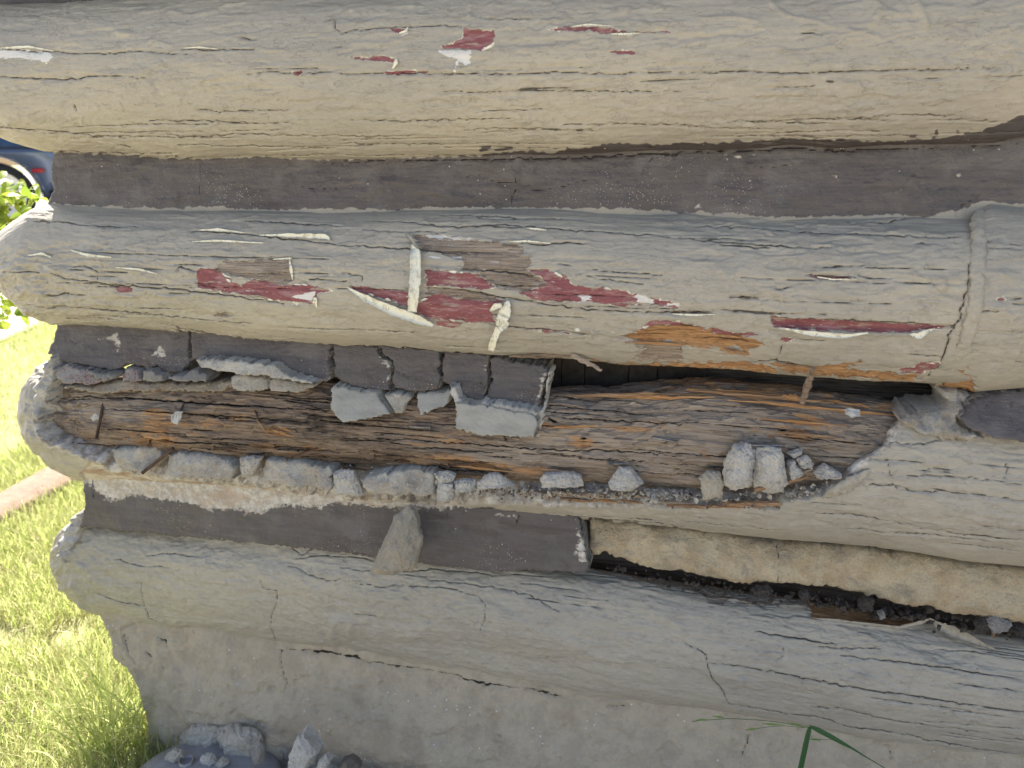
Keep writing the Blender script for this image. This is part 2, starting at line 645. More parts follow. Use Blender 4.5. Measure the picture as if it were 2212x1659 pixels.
def flake_material():
    m = Mt('paint_flake')
    s = m.noise((90, 90, 60), 5, 0.7)
    t = m.noise((220, 220, 120), 3, 0.6, off=(4, 0, 0))
    col = m.mix(m.ss(s, 0.48, 0.66), (0.74, 0.71, 0.58), (0.52, 0.48, 0.36))
    col = m.mix(m.ss(t, 0.62, 0.70, 0, 0.7), col, (0.22, 0.17, 0.12))
    return m.done(col, 0.6, m.bump(m.mul(s, 0.0012)), 0.3)


def simple(name, col, rough=0.6, metallic=0.0, var=0.25, scale=40.0, bump=0.0, spec=0.4):
    m = Mt(name)
    n = m.noise(scale, 4, 0.6)
    c = m.mix(m.ss(n, 0.35, 0.68), col, tuple(x * (1 - var) for x in col))
    m.P.inputs['Metallic'].default_value = metallic
    return m.done(c, rough, m.bump(m.mul(n, bump)) if bump else None, spec)


def leaf_material(name, a, b, trans=0.35):
    m = Mt(name)
    oi = m.nt.nodes.new('ShaderNodeAttribute')
    oi.attribute_name = 'vary'
    c = m.mix(oi.outputs['Fac'], a, b)
    m.done(c, 0.5, None, 0.3)
    tr = m.nt.nodes.new('ShaderNodeBsdfTranslucent')
    m.nt.links.new(c, tr.inputs['Color'])
    mx = m.nt.nodes.new('ShaderNodeMixShader')
    mx.inputs[0].default_value = trans
    out = m.nt.nodes['Material Output']
    m.nt.links.new(m.P.outputs[0], mx.inputs[1])
    m.nt.links.new(tr.outputs[0], mx.inputs[2])
    m.nt.links.new(mx.outputs[0], out.inputs[0])
    return m.m


MAT = {}
MAT['paint'] = paint_material('beige_paint')
MAT['paint_mortar'] = paint_material('beige_painted_mortar', mortar=True)
MAT['chink'] = dark_chink_material('dark_painted_mortar')
MAT['core'] = core_material()
MAT['grey_plate'] = mortar_material('grey_faced_mortar', (0.50, 0.46, 0.39), (0.36, 0.33, 0.28), face=(0.36, 0.345, 0.305))
MAT['beige_plate'] = mortar_material('beige_faced_mortar', (0.44, 0.42, 0.39), (0.33, 0.31, 0.28), face=(0.37, 0.335, 0.27))
MAT['mortar'] = mortar_material('raw_mortar', (0.50, 0.46, 0.39), (0.36, 0.325, 0.27), stain=(0.38, 0.28, 0.18), stain_amt=0.45)
MAT['chalk'] = mortar_material('chalky_mortar', (0.58, 0.545, 0.485), (0.44, 0.405, 0.355), stain=(0.34, 0.305, 0.255), stain_amt=0.4, sandy=1.2)
MAT['tan_mortar'] = mortar_material('tan_mortar', (0.40, 0.345, 0.27), (0.30, 0.25, 0.185), stain=(0.30, 0.18, 0.11), stain_amt=0.5)
MAT['stained'] = mortar_material('stained_mortar', (0.43, 0.385, 0.31), (0.33, 0.29, 0.23), stain=(0.36, 0.25, 0.18), stain_amt=0.6)
MAT['yellow'] = mortar_material('yellow_mortar', (0.72, 0.60, 0.41), (0.58, 0.44, 0.27), stain=(0.38, 0.32, 0.24), stain_amt=0.8, sandy=1.9)
MAT['red_stone'] = mortar_material('speckled_stone', (0.33, 0.30, 0.27), (0.25, 0.22, 0.20), redspeck=True, sandy=0.7)
MAT['slate'] = mortar_material('slate_stone', (0.27, 0.25, 0.225), (0.21, 0.195, 0.175), sandy=0.5)
MAT['dark_crumb'] = mortar_material('dark_crumb', (0.075, 0.064, 0.055), (0.045, 0.038, 0.032), sandy=0.6)
MAT['rock'] = mortar_material('rock', (0.36, 0.325, 0.265), (0.27, 0.25, 0.21), stain=(0.42, 0.32, 0.2), stain_amt=0.5)
MAT['dirt'] = mortar_material('dirt', (0.22, 0.185, 0.15), (0.15, 0.125, 0.10), sandy=1.5)
MAT['flake'] = flake_material()
MAT['beige_flake'] = simple('beige_flake', BEIGE, 0.55, var=0.3, scale=90)
MAT['w_fresh'] = wood_material('fresh_wood', 'fresh')
MAT['w_weath'] = wood_material('weathered_wood', 'weath')
MAT['w_dark'] = wood_material('dark_wood', 'dark')
MAT['w_mid'] = wood_material('brown_wood', 'mid')
MAT['plank'] = wood_material('plank_wood', 'plank')
MAT['rust'] = simple('rusty_iron', (0.13, 0.075, 0.045), 0.7, 0.3, 0.5, 200, 0.001)
MAT['steel'] = simple('dull_steel', (0.30, 0.29, 0.28), 0.45, 0.8, 0.4, 200, 0.0006)
MAT['plastic'] = simple('white_plastic', (0.44, 0.44, 0.43), 0.4, 0, 0.4, 120)
# ------------------------------------------------------------------ logs and wall surfaces
def interp_trace(tr, x):
    tr = np.asarray(tr, float)
    return np.interp(x, tr[:, 0], tr[:, 1])


def fit_log(X, top, bot, B, it=26):
    """axis height and half height of an elliptic log at stations X so that its upper contact line and
    its lower outline fall where they were surveyed"""
    th = np.linspace(0.4 * np.pi, 1.05 * np.pi, 40)
    zt = np.full(len(X), 0.9)
    zb = np.full(len(X), 0.7)
    for i in range(len(X)):
        zt[i] = at_y(1106, interp_trace(top, 1106), 0)[2]
        zb[i] = at_y(1106, interp_trace(bot, 1106), -0.03)[2]
    K = 1.1 / FOC
    hz0 = np.median(np.abs(zt - zb)) / 2
    for _ in range(it):
        zc, hz = (zt + zb) / 2, np.maximum((zt - zb) / 2, 0.002)
        b = B * np.minimum(1.0, (hz / hz0)) ** 0.8
        pt = project(np.stack([X, np.zeros_like(X), zt], -1))
        P = np.stack([np.repeat(X[:, None], len(th), 1), -b[:, None] * np.sin(th), zc[:, None] + hz[:, None] * np.cos(th)], -1)
        pb = project(P.reshape(-1, 3)).reshape(len(X), len(th), 2)
        k = pb[:, :, 1].argmax(1)
        pbm = pb[np.arange(len(X)), k]
        zt += 0.8 * K * (pt[:, 1] - interp_trace(top, pt[:, 0]))
        zb += 0.8 * K * (pbm[:, 1] - interp_trace(bot, pbm[:, 0]))
        zb = np.minimum(zb, zt - 0.004)
    zc, hz = (zt + zb) / 2, (zt - zb) / 2
    return zc, hz, B * np.minimum(1.0, hz / hz0) ** 0.8


def stations(xa, xb, fine=0.0026, xfar=None, coarse=0.012):
    n = int((xb - xa) / fine) + 1
    X = np.linspace(xa, xb, n)
    if xfar is not None and xfar > xb:
        X = np.concatenate([X, np.linspace(xb + coarse, xfar, int((xfar - xb) / coarse))])
    return X


XR = at_y(2235, 800, 0)[0]          # right border of the detailed stretch
XFAR = XR + 0.75


def log_mesh(name, X, zc, hz, b, mat, disp, attrs_fn, parent=None, dth=0.0013, Xshift=None, surf=None, keep=None):
    hzm = float(np.median(hz))
    nf = int(np.pi * 1.08 * (hzm + float(np.median(b))) / 2 / dth)
    th = np.concatenate([np.linspace(-0.12 * np.pi, 1.04 * np.pi, nf), np.linspace(1.04 * np.pi, 1.88 * np.pi, 16)[1:]])
    nr, nc = len(th), len(X)
    XX = np.repeat(X[None], nr, 0)
    if Xshift is not None:
        XX = Xshift(XX, th, zc, hz, b)
    S, Cn = np.sin(th)[:, None], np.cos(th)[:, None]
    yy = -b[None] * S
    zz = zc[None] + hz[None] * Cn
    P = np.stack([XX, yy, zz], -1).reshape(-1, 3)
    nn = np.stack([np.zeros_like(XX), -S * np.ones_like(XX), Cn * np.ones_like(XX)], -1).reshape(-1, 3)
    arc = (th[:, None] * hz[None] * 0.5 + th[:, None] * hzm * 0.5).ravel()
    pp = project(P)
    A = attrs_fn(pp, P)
    d = disp(P[:, 0], arc, pp, A)
    taper = np.clip(hz / hzm, 0.05, 1)[None].repeat(nr, 0).ravel()
    P = P + nn * (d * taper)[:, None]
    fr = np.repeat((th > 0.10 * np.pi) & (th < 0.97 * np.pi), nc)
    SURF[surf or name] = (pp[fr], P[fr])
    fc = grid_faces(nr, nc)
    fc = fc[:, ::-1]
    if keep is not None:
        kv = keep(pp, P, A)
        fc = fc[kv[fc].all(1)]
        used = np.unique(fc)
        remap = np.full(len(P), -1)
        remap[used] = np.arange(len(used))
        P2 = P[used]
        A2 = {k: v[used] for k, v in A.items()}
        return mesh_obj(name, P2, remap[fc], mat, parent, A2)
    return mesh_obj(name, P, fc, mat, parent, A)


def base_attrs(pp, red=(), wood=(), fresh=(), white=(), dark=(), cracks=()):
    return {'red': union_sdf(pp, red), 'wood': union_sdf(pp, wood), 'fresh': union_sdf(pp, fresh),
            'white': union_sdf(pp, white), 'dark': union_sdf(pp, dark), 'crack': crack_field(pp, cracks)}


def ridge_field(pp, ridges):
    h = np.zeros(len(pp))
    for pts, w, hh in ridges:
        pts = np.asarray(pts, float)
        lo, hi = pts.min(0) - 3 * w, pts.max(0) + 3 * w
        m = np.where((pp[:, 0] > lo[0]) & (pp[:, 0] < hi[0]) & (pp[:, 1] > lo[1]) & (pp[:, 1] < hi[1]))[0]
        if len(m) == 0:
            continue
        best = np.full(len(m), 1e9)
        for i in range(len(pts) - 1):
            best = np.minimum(best, seg_dist(pp[m], pts[i], pts[i + 1])[0])
        h[m] += hh * np.exp(-(best / w) ** 2)
    return h


def paint_disp(seed, und=0.0045, grain=0.0009, ridges=(), groove=0.004, steps=()):
    def f(X, s, pp, A):
        d = und * fbm(X * 3.0, s * 9, 3, seed)
        d = d + grain * fbm(X * 10, s * 75, 4, seed + 20, 0.6)
        st = fbm(X * 22, s * 48, 4, seed + 40)
        zone = sstep(fbm(X * 3.1, s * 8, 2, seed + 90), -0.05, 0.2)
        d = d + zone * (0.0010 * sstep(st, 0.12, 0.14) + 0.0007 * sstep(fbm(X * 45, s * 60, 3, seed + 60), 0.20, 0.23))
        d = d + 0.00022 * fbm(X * 120, s * 150, 2, seed + 80)
        d = d - groove * sstep(-A['crack'], -1.6, 0.6)
        e = 14 * fbm(X * 45, s * 190, 3, seed + 5)
        bare = np.maximum(sstep(A['wood'] + e, -2, 3), sstep(A['fresh'] + e, -2, 3))
        d = d - 0.0011 * sstep(A['red'] + e * 0.6, -2, 2) - bare * (0.0022 + 0.002 * np.abs(fbm(X * 14, s * 220, 3, seed + 9)))
        d = d - 0.002 * sstep(A['fresh'] + e, -2, 6)
        if len(steps):
            d = d - 0.0014 * sstep(union_sdf(pp, steps, 8.0), -0.9, 0.9)
        d = d + ridge_field(pp, ridges)
        return d
    return f


def rand_ridges(n, xr, yr, seed, h=(0.0006, 0.0016)):
    """short wrinkles, drips and lifted edges in the paint film"""
    r = np.random.default_rng(seed)
    out = []
    for _ in range(n):
        x, y = r.uniform(*xr), r.uniform(*yr)
        if r.random() < 0.45:                                  # small upright wrinkle
            L = r.uniform(6, 26)
            pts = [(x + r.normal(0, 2) + 0.3 * k * r.normal(), y + L * k / 3) for k in range(4)]
        else:                                                  # scalloped edge running along the grain
            L = r.uniform(25, 130)
            k = max(3, int(L / 9))
            yy, pts = y, []
            for i in range(k + 1):
                pts.append((x + L * i / k, yy))
                yy += (y - 410) / 7055.0 * L / k + r.normal(0, 2.4)
        out.append((np.array(pts), r.uniform(1.6, 3.6), r.uniform(*h) * (1 if r.random() < 0.75 else -1)))
    return out


def rand_steps(n, xr, yr, seed):
    """outlines of old losses that were painted over"""
    r = np.random.default_rng(seed)
    out = []
    for _ in range(n):
        x, y = r.uniform(*xr), r.uniform(*yr)
        L, H = r.uniform(30, 170), r.uniform(5, 20)
        sl = (y - 410) / 7055.0
        top = [(x + L * t, y + sl * L * t - H * (0.2 + 0.8 * math.sin(math.pi * t)) * r.uniform(0.5, 1.0)) for t in np.linspace(0, 1, 7)]
        bot = [(x + L * t, y + sl * L * t + H * 0.6 * math.sin(math.pi * t) * r.uniform(0.4, 1.0)) for t in np.linspace(1, 0, 7)[1:-1]]
        out.append(jag(np.array(top + bot), 7, 1.2, int(r.integers(1000)), True))
    return out


def jl(pts, w, seed=0, amp=1.3, step=9):
    return (jag(pts, step, amp, seed), w)


# ---- surveyed outlines (2212 px) -------------------------------------------------
L1_TOP = [(-130, 152), (-112, 80), (-70, 32), (0, 11), (150, 9), (300, 0), (500, -25), (1106, -45), (2212, -85), (3400, -130)]
L1_BOT = [(-130, 154), (-115, 205), (-80, 250), (-40, 278), (0, 295), (60, 318), (110, 330), (250, 333), (420, 343), (560, 338), (700, 346),
          (900, 341), (1070, 338), (1237, 336), (1475, 323), (1608, 321), (1708, 313), (1800, 322), (1908, 315), (2041, 313), (2141, 309), (2212, 298), (3400, 250)]
L2_TOP = [(-14, 558), (-8, 535), (0, 521), (33, 482), (75, 455), (110, 438), (200, 445), (300, 448), (567, 453), (854, 455), (1070, 448), (1237, 450), (1475, 459), (1675, 470), (1908, 464), (1991, 468), (2212, 468), (3400, 478)]
L2_BOT = [(-14, 560), (-8, 578), (0, 593), (50, 636), (57, 656), (100, 693), (120, 700), (233, 705), (333, 713), (467, 723), (600, 740), (737, 748), (870, 753), (970, 761),
          (1070, 766), (1170, 765), (1237, 773), (1337, 786), (1475, 791), (1641, 803), (1808, 815), (1975, 826), (2212, 843), (3400, 940)]
R2_TOP = [(1950, 440), (2075, 452), (2125, 436), (2212, 443), (3400, 452)]
R2_BOT = [(1950, 826), (2028, 836), (2101, 847), (2212, 837), (3400, 915)]
L3_TOP = [(62, 886), (66, 856), (74, 828), (88, 800), (104, 780), (150, 788), (500, 792), (1000, 800), (1475, 806), (1975, 845), (2212, 868), (3400, 955)]
L3_BOT = [(62, 889), (66, 915), (75, 945), (106, 990), (140, 1018), (180, 1038), (240, 1041), (300, 1044), (500, 1056), (700, 1078), (940, 1094), (1100, 1106), (1237, 1117), (1475, 1141), (1675, 1166), (1875, 1181), (2075, 1211), (2212, 1222), (3400, 1335)]
C3_TOP = [(60, 868), (120, 822), (143, 816), (500, 812), (1000, 830), (1184, 842), (1337, 840), (1404, 834), (1450, 826), (1500, 822), (1725, 840), (1975, 874), (2212, 885), (3400, 960)]
C3_BOT = [(60, 892), (115, 945), (150, 966), (207, 972), (333, 978), (467, 990), (737, 1010), (937, 1026), (1170, 1044), (1370, 1052), (1475, 1056), (1900, 1095), (2212, 1125), (3400, 1235)]
L4_TOP = [(123, 1188), (128, 1160), (147, 1133), (178, 1112), (200, 1117), (300, 1127), (400, 1133), (600, 1140), (800, 1164), (1050, 1204), (1190, 1222), (1275, 1236), (1475, 1268), (1741, 1306), (2212, 1385), (3400, 1580)]
L4_BOT = [(123, 1192), (126, 1210), (133, 1256), (157, 1293), (207, 1328), (300, 1346), (400, 1365), (560, 1386), (737, 1408), (870, 1435), (1004, 1456), (1120, 1483), (1214, 1501), (1320, 1520), (1475, 1540), (1675, 1570), (1892, 1602), (2212, 1650), (3400, 1840)]

BAND_A = np.array([(60, 330), (110, 328), (160, 331), (250, 333), (330, 340), (420, 343), (560, 339), (700, 346), (860, 342), (900, 341)]
                  + T(0, 1, [(800, 1010), (1000, 1000), (1230, 985), (1340, 990), (1420, 985), (1500, 965), (1640, 955), (1700, 940), (1850, 925), (2000, 935), (2100, 925)]).tolist()
                  + T(0, 2, [(0, 918), (250, 912), (500, 905), (620, 893), (800, 890), (1000, 897), (1300, 912), (1500, 905), (1650, 890), (1790, 872), (1900, 858), (2050, 810), (2120, 780), (2212, 745), (2600, 700)]).tolist()
                  + [(2600, 450)]
                  + T(0, 2, [(2212, 1330), (2080, 1312), (1950, 1303), (1880, 1322), (1800, 1368), (1690, 1372), (1560, 1410), (1430, 1398), (1300, 1388), (1180, 1400), (900, 1405), (600, 1412), (300, 1385), (100, 1378), (0, 1380)]).tolist()
                  + T(0, 1, [(1900, 1352), (1700, 1348), (1500, 1350), (1237, 1345), (1000, 1345), (800, 1340), (600, 1342), (480, 1345), (350, 1368), (200, 1350), (0, 1355)]).tolist()
                  + T(0, 0, [(1950, 1352), (1700, 1360), (1500, 1345), (1300, 1340), (1100, 1350), (900, 1345), (700, 1335), (600, 1335), (480, 1325), (330, 1318), (200, 1340)]).tolist())
BAND_A = jag(BAND_A, 8, 1.7, 17, True)
L1_SMUDGE = [T(0, 1, [(890, 980), (920, 955), (970, 950), (965, 975), (900, 990)]), T(0, 1, [(985, 980), (1050, 970), (1100, 960), (1120, 975), (1060, 988), (1000, 990)]),
             T(0, 2, [(1630, 880), (1640, 835), (1650, 830), (1660, 880)]), T(0, 2, [(1770, 870), (1785, 835), (1795, 870)]),
             T(0, 2, [(1440, 880), (1520, 870), (1500, 890)])]

# ---- log 1 (top) -----------------------------------------------------------------
l1_red = [jag(q, 8, 0.8, i, True) for i, q in enumerate([
    T(0, 1, [(790, 180), (870, 195), (990, 200), (985, 275), (950, 300), (910, 330), (840, 322), (740, 322), (650, 318), (640, 300), (720, 288), (760, 250), (785, 235)]),
    T(0, 1, [(320, 185), (380, 180), (430, 178), (405, 225), (370, 212)]),
    T(0, 1, [(65, 370), (180, 378), (240, 360), (300, 365), (352, 378), (340, 405), (290, 398), (230, 392), (150, 390), (90, 385)]),
    T(0, 1, [(1335, 190), (1460, 180), (1560, 168), (1740, 176), (1800, 195), (1870, 205), (2010, 204), (2130, 207), (1960, 212), (1860, 216), (1640, 212), (1610, 195), (1500, 206), (1400, 200)]),
    T(0, 1, [(1745, 335), (1800, 328), (1850, 335), (1910, 340), (1850, 345), (1790, 345)]),
    T(0, 1, [(280, 470), (400, 462), (540, 462), (560, 470), (420, 480), (300, 485)]),
    T(0, 0, [(1900, 470), (1950, 455), (1960, 480), (1910, 482)]),
])]
l1_white = [T(0, 0, [(-60, 320), (200, 322), (330, 345), (335, 390), (300, 415), (250, 390), (100, 375), (-60, 372)]),
            T(0, 1, [(630, 325), (740, 322), (850, 322), (835, 370), (820, 410), (795, 432), (790, 395), (765, 400), (735, 458), (740, 380), (700, 372), (640, 350)]),
            T(0, 1, [(905, 320), (985, 280), (990, 290), (925, 335)]), T(0, 1, [(1490, 176), (1560, 162), (1740, 166), (1760, 174), (1560, 170)]),
            T(0, 1, [(330, 440), (345, 395), (360, 380), (355, 415)]), T(0, 1, [(1740, 215), (1930, 215), (1880, 230), (1750, 222)]), T(0, 1, [(375, 225), (410, 215), (432, 180), (425, 215), (395, 232)])]
l1_cr = [jl(T(0, 0, [(-100, 300), (0, 302), (150, 325), (340, 330), (520, 348), (650, 345), (800, 335), (900, 328), (1030, 340), (1220, 352)]), 1.0, 1),
         jl(T(0, 0, [(1180, 320), (1290, 318), (1420, 325), (1560, 325), (1700, 318)]), 1.4, 2),
         jl(T(0, 0, [(-100, 490), (0, 493), (200, 505), (430, 515), (620, 493), (780, 492), (950, 505)]), 1.1, 3),
         jl(T(0, 0, [(1610, 480), (1740, 465), (1900, 468), (2212, 472)]), 0.9, 4),
         jl(T(0, 1, [(0, 480), (280, 478), (480, 474), (760, 480), (1140, 482), (1280, 472), (1400, 465), (1560, 472), (1760, 480), (1950, 470), (2212, 474)]), 1.3, 5),
         jl(T(0, 2, [(0, 470), (200, 478), (260, 462), (500, 468), (760, 476), (900, 468), (1040, 462), (1200, 460), (1420, 450), (1560, 455), (1900, 445), (2110, 438)]), 1.3, 6),
         jl(T(0, 0, [(-100, 838), (60, 828), (300, 848), (480, 873), (640, 888), (850, 905)]), 1.2, 7),
         jl(T(0, 0, [(330, 990), (460, 978), (560, 990), (700, 995), (740, 990), (880, 1005), (960, 990), (1060, 992)]), 1.4, 8),
         jl(T(0, 0, [(1080, 1010), (1250, 1020), (1480, 1018), (1740, 1005), (2000, 1012), (2180, 1005)]), 1.5, 9),
         jl(T(0, 0, [(1060, 852), (1080, 880), (1300, 885), (1600, 870), (1850, 875), (2212, 882)]), 0.8, 10),
         jl(T(0, 0, [(1150, 942), (1350, 940), (1550, 945), (1850, 950), (2130, 968)]), 0.8, 11),
         jl(T(0, 0, [(960, 790), (1300, 785), (1600, 800)]), 0.9, 12), jl(T(0, 0, [(1280, 718), (1500, 722), (1900, 712)]), 0.8, 13),
         jl(T(0, 1, [(660, 595), (900, 600), (1320, 588), (1700, 595), (2212, 595)]), 0.8, 14),
         jl(T(0, 1, [(60, 780), (380, 790), (700, 785), (1100, 770)]), 0.7, 15), jl(T(0, 1, [(800, 850), (1050, 838), (1300, 840), (1640, 852)]), 0.8, 16),
         jl(T(0, 1, [(0, 888), (300, 890), (480, 882)]), 0.8, 17), jl(T(0, 1, [(0, 935), (300, 940), (640, 945), (860, 945)]), 0.9, 18),
         jl(T(0, 1, [(1640, 808), (1900, 805), (2212, 812)]), 0.8, 19), jl(T(0, 2, [(320, 780), (600, 788), (950, 798)]), 0.9, 20),
         jl(T(0, 2, [(0, 815), (250, 822), (600, 828)]), 0.8, 21), jl(T(0, 2, [(880, 770), (1080, 773), (1320, 778)]), 1.0, 22), jl(T(0, 2, [(1240, 748), (1480, 747), (1780, 755)]), 0.9, 23),
         jl(T(0, 2, [(1600, 780), (2050, 790)]), 0.8, 24), jl(T(0, 2, [(780, 880), (1000, 882), (1300, 872), (1600, 878)]), 0.8, 25),
         jl(T(0, 1, [(-60, 300), (0, 300), (5, 215), (60, 195), (180, 185), (330, 175), (430, 172), (640, 162), (780, 175)]), 0.8, 26),
         jl(T(0, 1, [(1110, 590), (1320, 588)]), 1.5, 27), jl(T(0, 2, [(930, 525), (980, 530)]), 3.0, 28),
         jl(T(0, 0, [(1560, 235), (1620, 258), (1660, 255)]), 1.2, 29), jl(T(0, 0, [(2100, 140), (2170, 120), (2168, 180), (2212, 215)]), 0.9, 30),
         jl(T(0, 0, [(480, 680), (495, 715)]), 1.2, 31), jl(T(0, 0, [(770, 945), (850, 955)]), 1.4, 32),
         jl(T(0, 1, [(900, 118), (980, 122), (1090, 118), (1250, 125)]), 0.8, 33), jl(T(0, 2, [(770, 212), (900, 216), (910, 235)]), 1.1, 34)]
l1_cr += [(np.array([(x - 60, y) for x, y in [(0, 0)]] + [(0, 0)]), 0.1)][:0]
l1_cr += rand_cracks(24, (-50, 2100), (258, 335), (60, 380), (0.3, 0.7), 3)
l1_cr += rand_cracks(8, (-50, 2100), (90, 250), (60, 300), (0.3, 0.55), 4)
l1_ridge = [(T(0, 2, [(560, 0), (600, 50), (640, 85), (690, 105)]), 5, 0.0025), (T(0, 2, [(1250, 10), (1290, 60), (1215, 160)]), 7, 0.003), (T(0, 2, [(1510, 0), (1545, 80), (1580, 155)]), 8, 0.0035),
            (T(0, 2, [(690, 105), (860, 140), (1000, 190)]), 4, 0.0015), (T(0, 2, [(770, 100), (775, 130)]), 3, 0.002), (T(0, 2, [(100, 120), (330, 110), (500, 150), (460, 190)]), 4, 0.0015),
            (T(0, 1, [(470, 0), (480, 90)]), 6, 0.0016), (T(0, 1, [(840, 40), (830, 110)]), 4, 0.002), (T(0, 1, [(1860, 50), (1855, 150)]), 3, 0.002),
            (T(0, 2, [(1070, 195), (1200, 215), (1290, 250)]), 5, 0.0018), (T(0, 0, [(1100, 70), (1220, 90), (1330, 75)]), 3, 0.0012),
            (T(0, 0, [(980, 260), (1060, 280), (1120, 300)]), 3, 0.0012), (T(0, 2, [(2140, 300), (2180, 420), (2110, 520)]), 12, 0.0025)]
XA = at_y(-128, 152, 0)[0]
X = stations(XA, XR, 0.0026, XFAR)
zc, hz, b = fit_log(X, L1_TOP, L1_BOT, 0.092)


def oblique_end(XX, th, zc, hz, b):
    # hidden rear half shaped oblique to let sun reach the log below
    y = -b[None] * np.sin(th)[:, None]
    xc = XA + (at_y(125, 400, 0)[0] - XA) * sstep(y, 0.004, 0.05)
    return np.maximum(XX, xc + (XX - XA) * 0.002)



log1 = log_mesh('log', X, zc, hz, b, MAT['paint'], paint_disp(1, ridges=l1_ridge + rand_ridges(150, (0, 2180), (5, 250), 71), steps=rand_steps(46, (0, 2150), (5, 240), 72)),
                lambda pp, P: base_attrs(pp, l1_red, (), (), l1_white, [BAND_A] + L1_SMUDGE, l1_cr), surf='log1', dth=0.0014, Xshift=oblique_end)
tag(log1, 'thick beige painted log across the top, red peel patch and torn white tail', 'log')

# ---- log 2 -----------------------------------------------------------------------
l2_red = [jag(q, 8, 1.0, 50 + i, True) for i, q in enumerate([
    T(1, 0, [(1265, 95), (1330, 75), (1400, 90), (1460, 125), (1480, 160), (1560, 195), (1640, 150), (1720, 150), (1800, 190), (2000, 190), (2150, 225), (2050, 245), (2040, 310), (1900, 300), (1640, 262), (1440, 235), (1280, 205), (1275, 170)]),
    T(1, 0, [(740, 190), (860, 205), (855, 230), (770, 235)]),
    T(1, 1, [(50, 190), (250, 210), (440, 235), (430, 290), (520, 300), (560, 260), (640, 240), (760, 285), (900, 295), (1060, 280), (975, 345), (990, 430), (800, 425), (560, 405), (480, 370), (420, 320), (250, 270), (90, 228)]),
    T(1, 1, [(535, 80), (680, 100), (880, 118), (940, 165), (1060, 212), (900, 210), (760, 200), (640, 190), (560, 195)]),
    T(1, 1, [(600, 412), (720, 425), (810, 430), (740, 460), (640, 450)]),
    T(1, 1, [(1190, 90), (1320, 85), (1460, 140), (1510, 200), (1600, 205), (1700, 205), (1880, 240), (2050, 275), (2190, 312), (2170, 338), (1980, 318), (1860, 320), (1700, 310), (1560, 290), (1400, 300), (1260, 285), (1160, 240), (1330, 178), (1290, 130)]),
    T(1, 1, [(1215, 480), (1330, 482), (1500, 515), (1400, 505)]), T(1, 1, [(1960, 460), (2000, 425), (2100, 418), (2220, 440), (2220, 455), (2050, 455), (1990, 480), (1925, 492)]),
    T(1, 2, [(0, 440), (160, 470), (300, 485), (490, 515), (400, 525), (270, 525), (60, 475)]), T(1, 2, [(635, 550), (650, 530), (715, 535), (690, 560)]),
    T(1, 2, [(1395, 735), (1500, 735), (1540, 690), (1660, 700), (1640, 740), (1560, 760), (1420, 755)]),
])]
l2_wood = [jag(q, 8, 1.0, 80 + i, True) for i, q in enumerate([
    T(1, 0, [(1410, 60), (1480, 25), (1620, 30), (1880, 12), (1890, 160), (1850, 185), (1700, 160), (1560, 135), (1400, 95)]),
    T(0, 1, [(470, 1510), (620, 1520), (850, 1550), (1050, 1570), (1170, 1595), (1175, 1690), (800, 1690), (640, 1640), (520, 1620)]),
    T(1, 1, [(790, 0), (1220, 0), (1230, 60), (1190, 85), (1330, 170), (1200, 235), (1060, 205), (940, 165), (900, 110), (780, 85)]),
    T(1, 1, [(555, 205), (800, 215), (1000, 260), (980, 300), (760, 280), (640, 240), (550, 255)]),
    T(1, 0, [(1390, 385), (1420, 368), (1500, 380), (1470, 395), (1410, 395)]),
    T(1, 1, [(1840, 560), (2212, 570), (2212, 700), (1900, 660), (1980, 600)]),
])]
l2_fresh = [jag(q, 8, 1.2, 110 + i, True) for i, q in enumerate([
    T(1, 1, [(1790, 535), (1930, 500), (1990, 470), (2050, 460), (2220, 450), (2230, 590), (2100, 570), (1950, 560)]),
    T(1, 2, [(0, 445), (100, 470), (250, 520), (400, 535), (525, 570), (480, 600), (330, 600), (180, 600), (0, 580)]),
    T(1, 2, [(220, 600), (330, 620), (430, 600), (420, 650), (330, 640), (240, 620)]),
    T(1, 2, [(560, 700), (830, 712), (1000, 705), (1160, 690), (1060, 735), (1300, 755), (1520, 790), (1500, 815), (1000, 775), (700, 745)]),
    T(1, 1, [(1500, 640), (1760, 690), (2212, 690), (2212, 715), (1700, 700)]),
    T(1, 2, [(0, 690), (400, 690), (600, 720), (600, 760), (0, 720)]),
])]
l2_white = [T(1, 1, [(1530, 255), (1610, 265), (1640, 290), (1560, 292)]), T(1, 1, [(1885, 250), (1960, 255), (2030, 280), (2020, 318), (1900, 305), (1930, 275)]), T(1, 1, [(2105, 300), (2190, 305), (2190, 325), (2110, 325)]),
            T(1, 1, [(1510, 470), (1535, 455), (1545, 490), (1520, 495)]), T(1, 1, [(1950, 470), (1990, 455), (1985, 480)]), T(1, 1, [(540, 0), (780, 5), (560, 18)]), T(0, 1, [(500, 1512), (640, 1518), (860, 1548), (760, 1550), (600, 1530)]),
            T(1, 0, [(1980, 235), (2045, 235), (2020, 290), (1900, 260)])]
slit = T(1, 2, [(570, 390), (700, 415), (1000, 425), (1300, 440), (1770, 462), (1640, 480), (1480, 505), (1300, 498), (1130, 495), (960, 490), (760, 478), (590, 462)])
slit2 = T(1, 2, [(800, 122), (960, 130), (1120, 145), (1000, 152), (880, 148)])
lens1 = T(1, 2, [(312, 265), (400, 262), (480, 272), (400, 285)])
lens2 = T(1, 2, [(-120, 365), (0, 362), (200, 372), (130, 382), (-60, 380)])
l2_red += [slit, slit2]
l2_wood += [lens1, lens2]
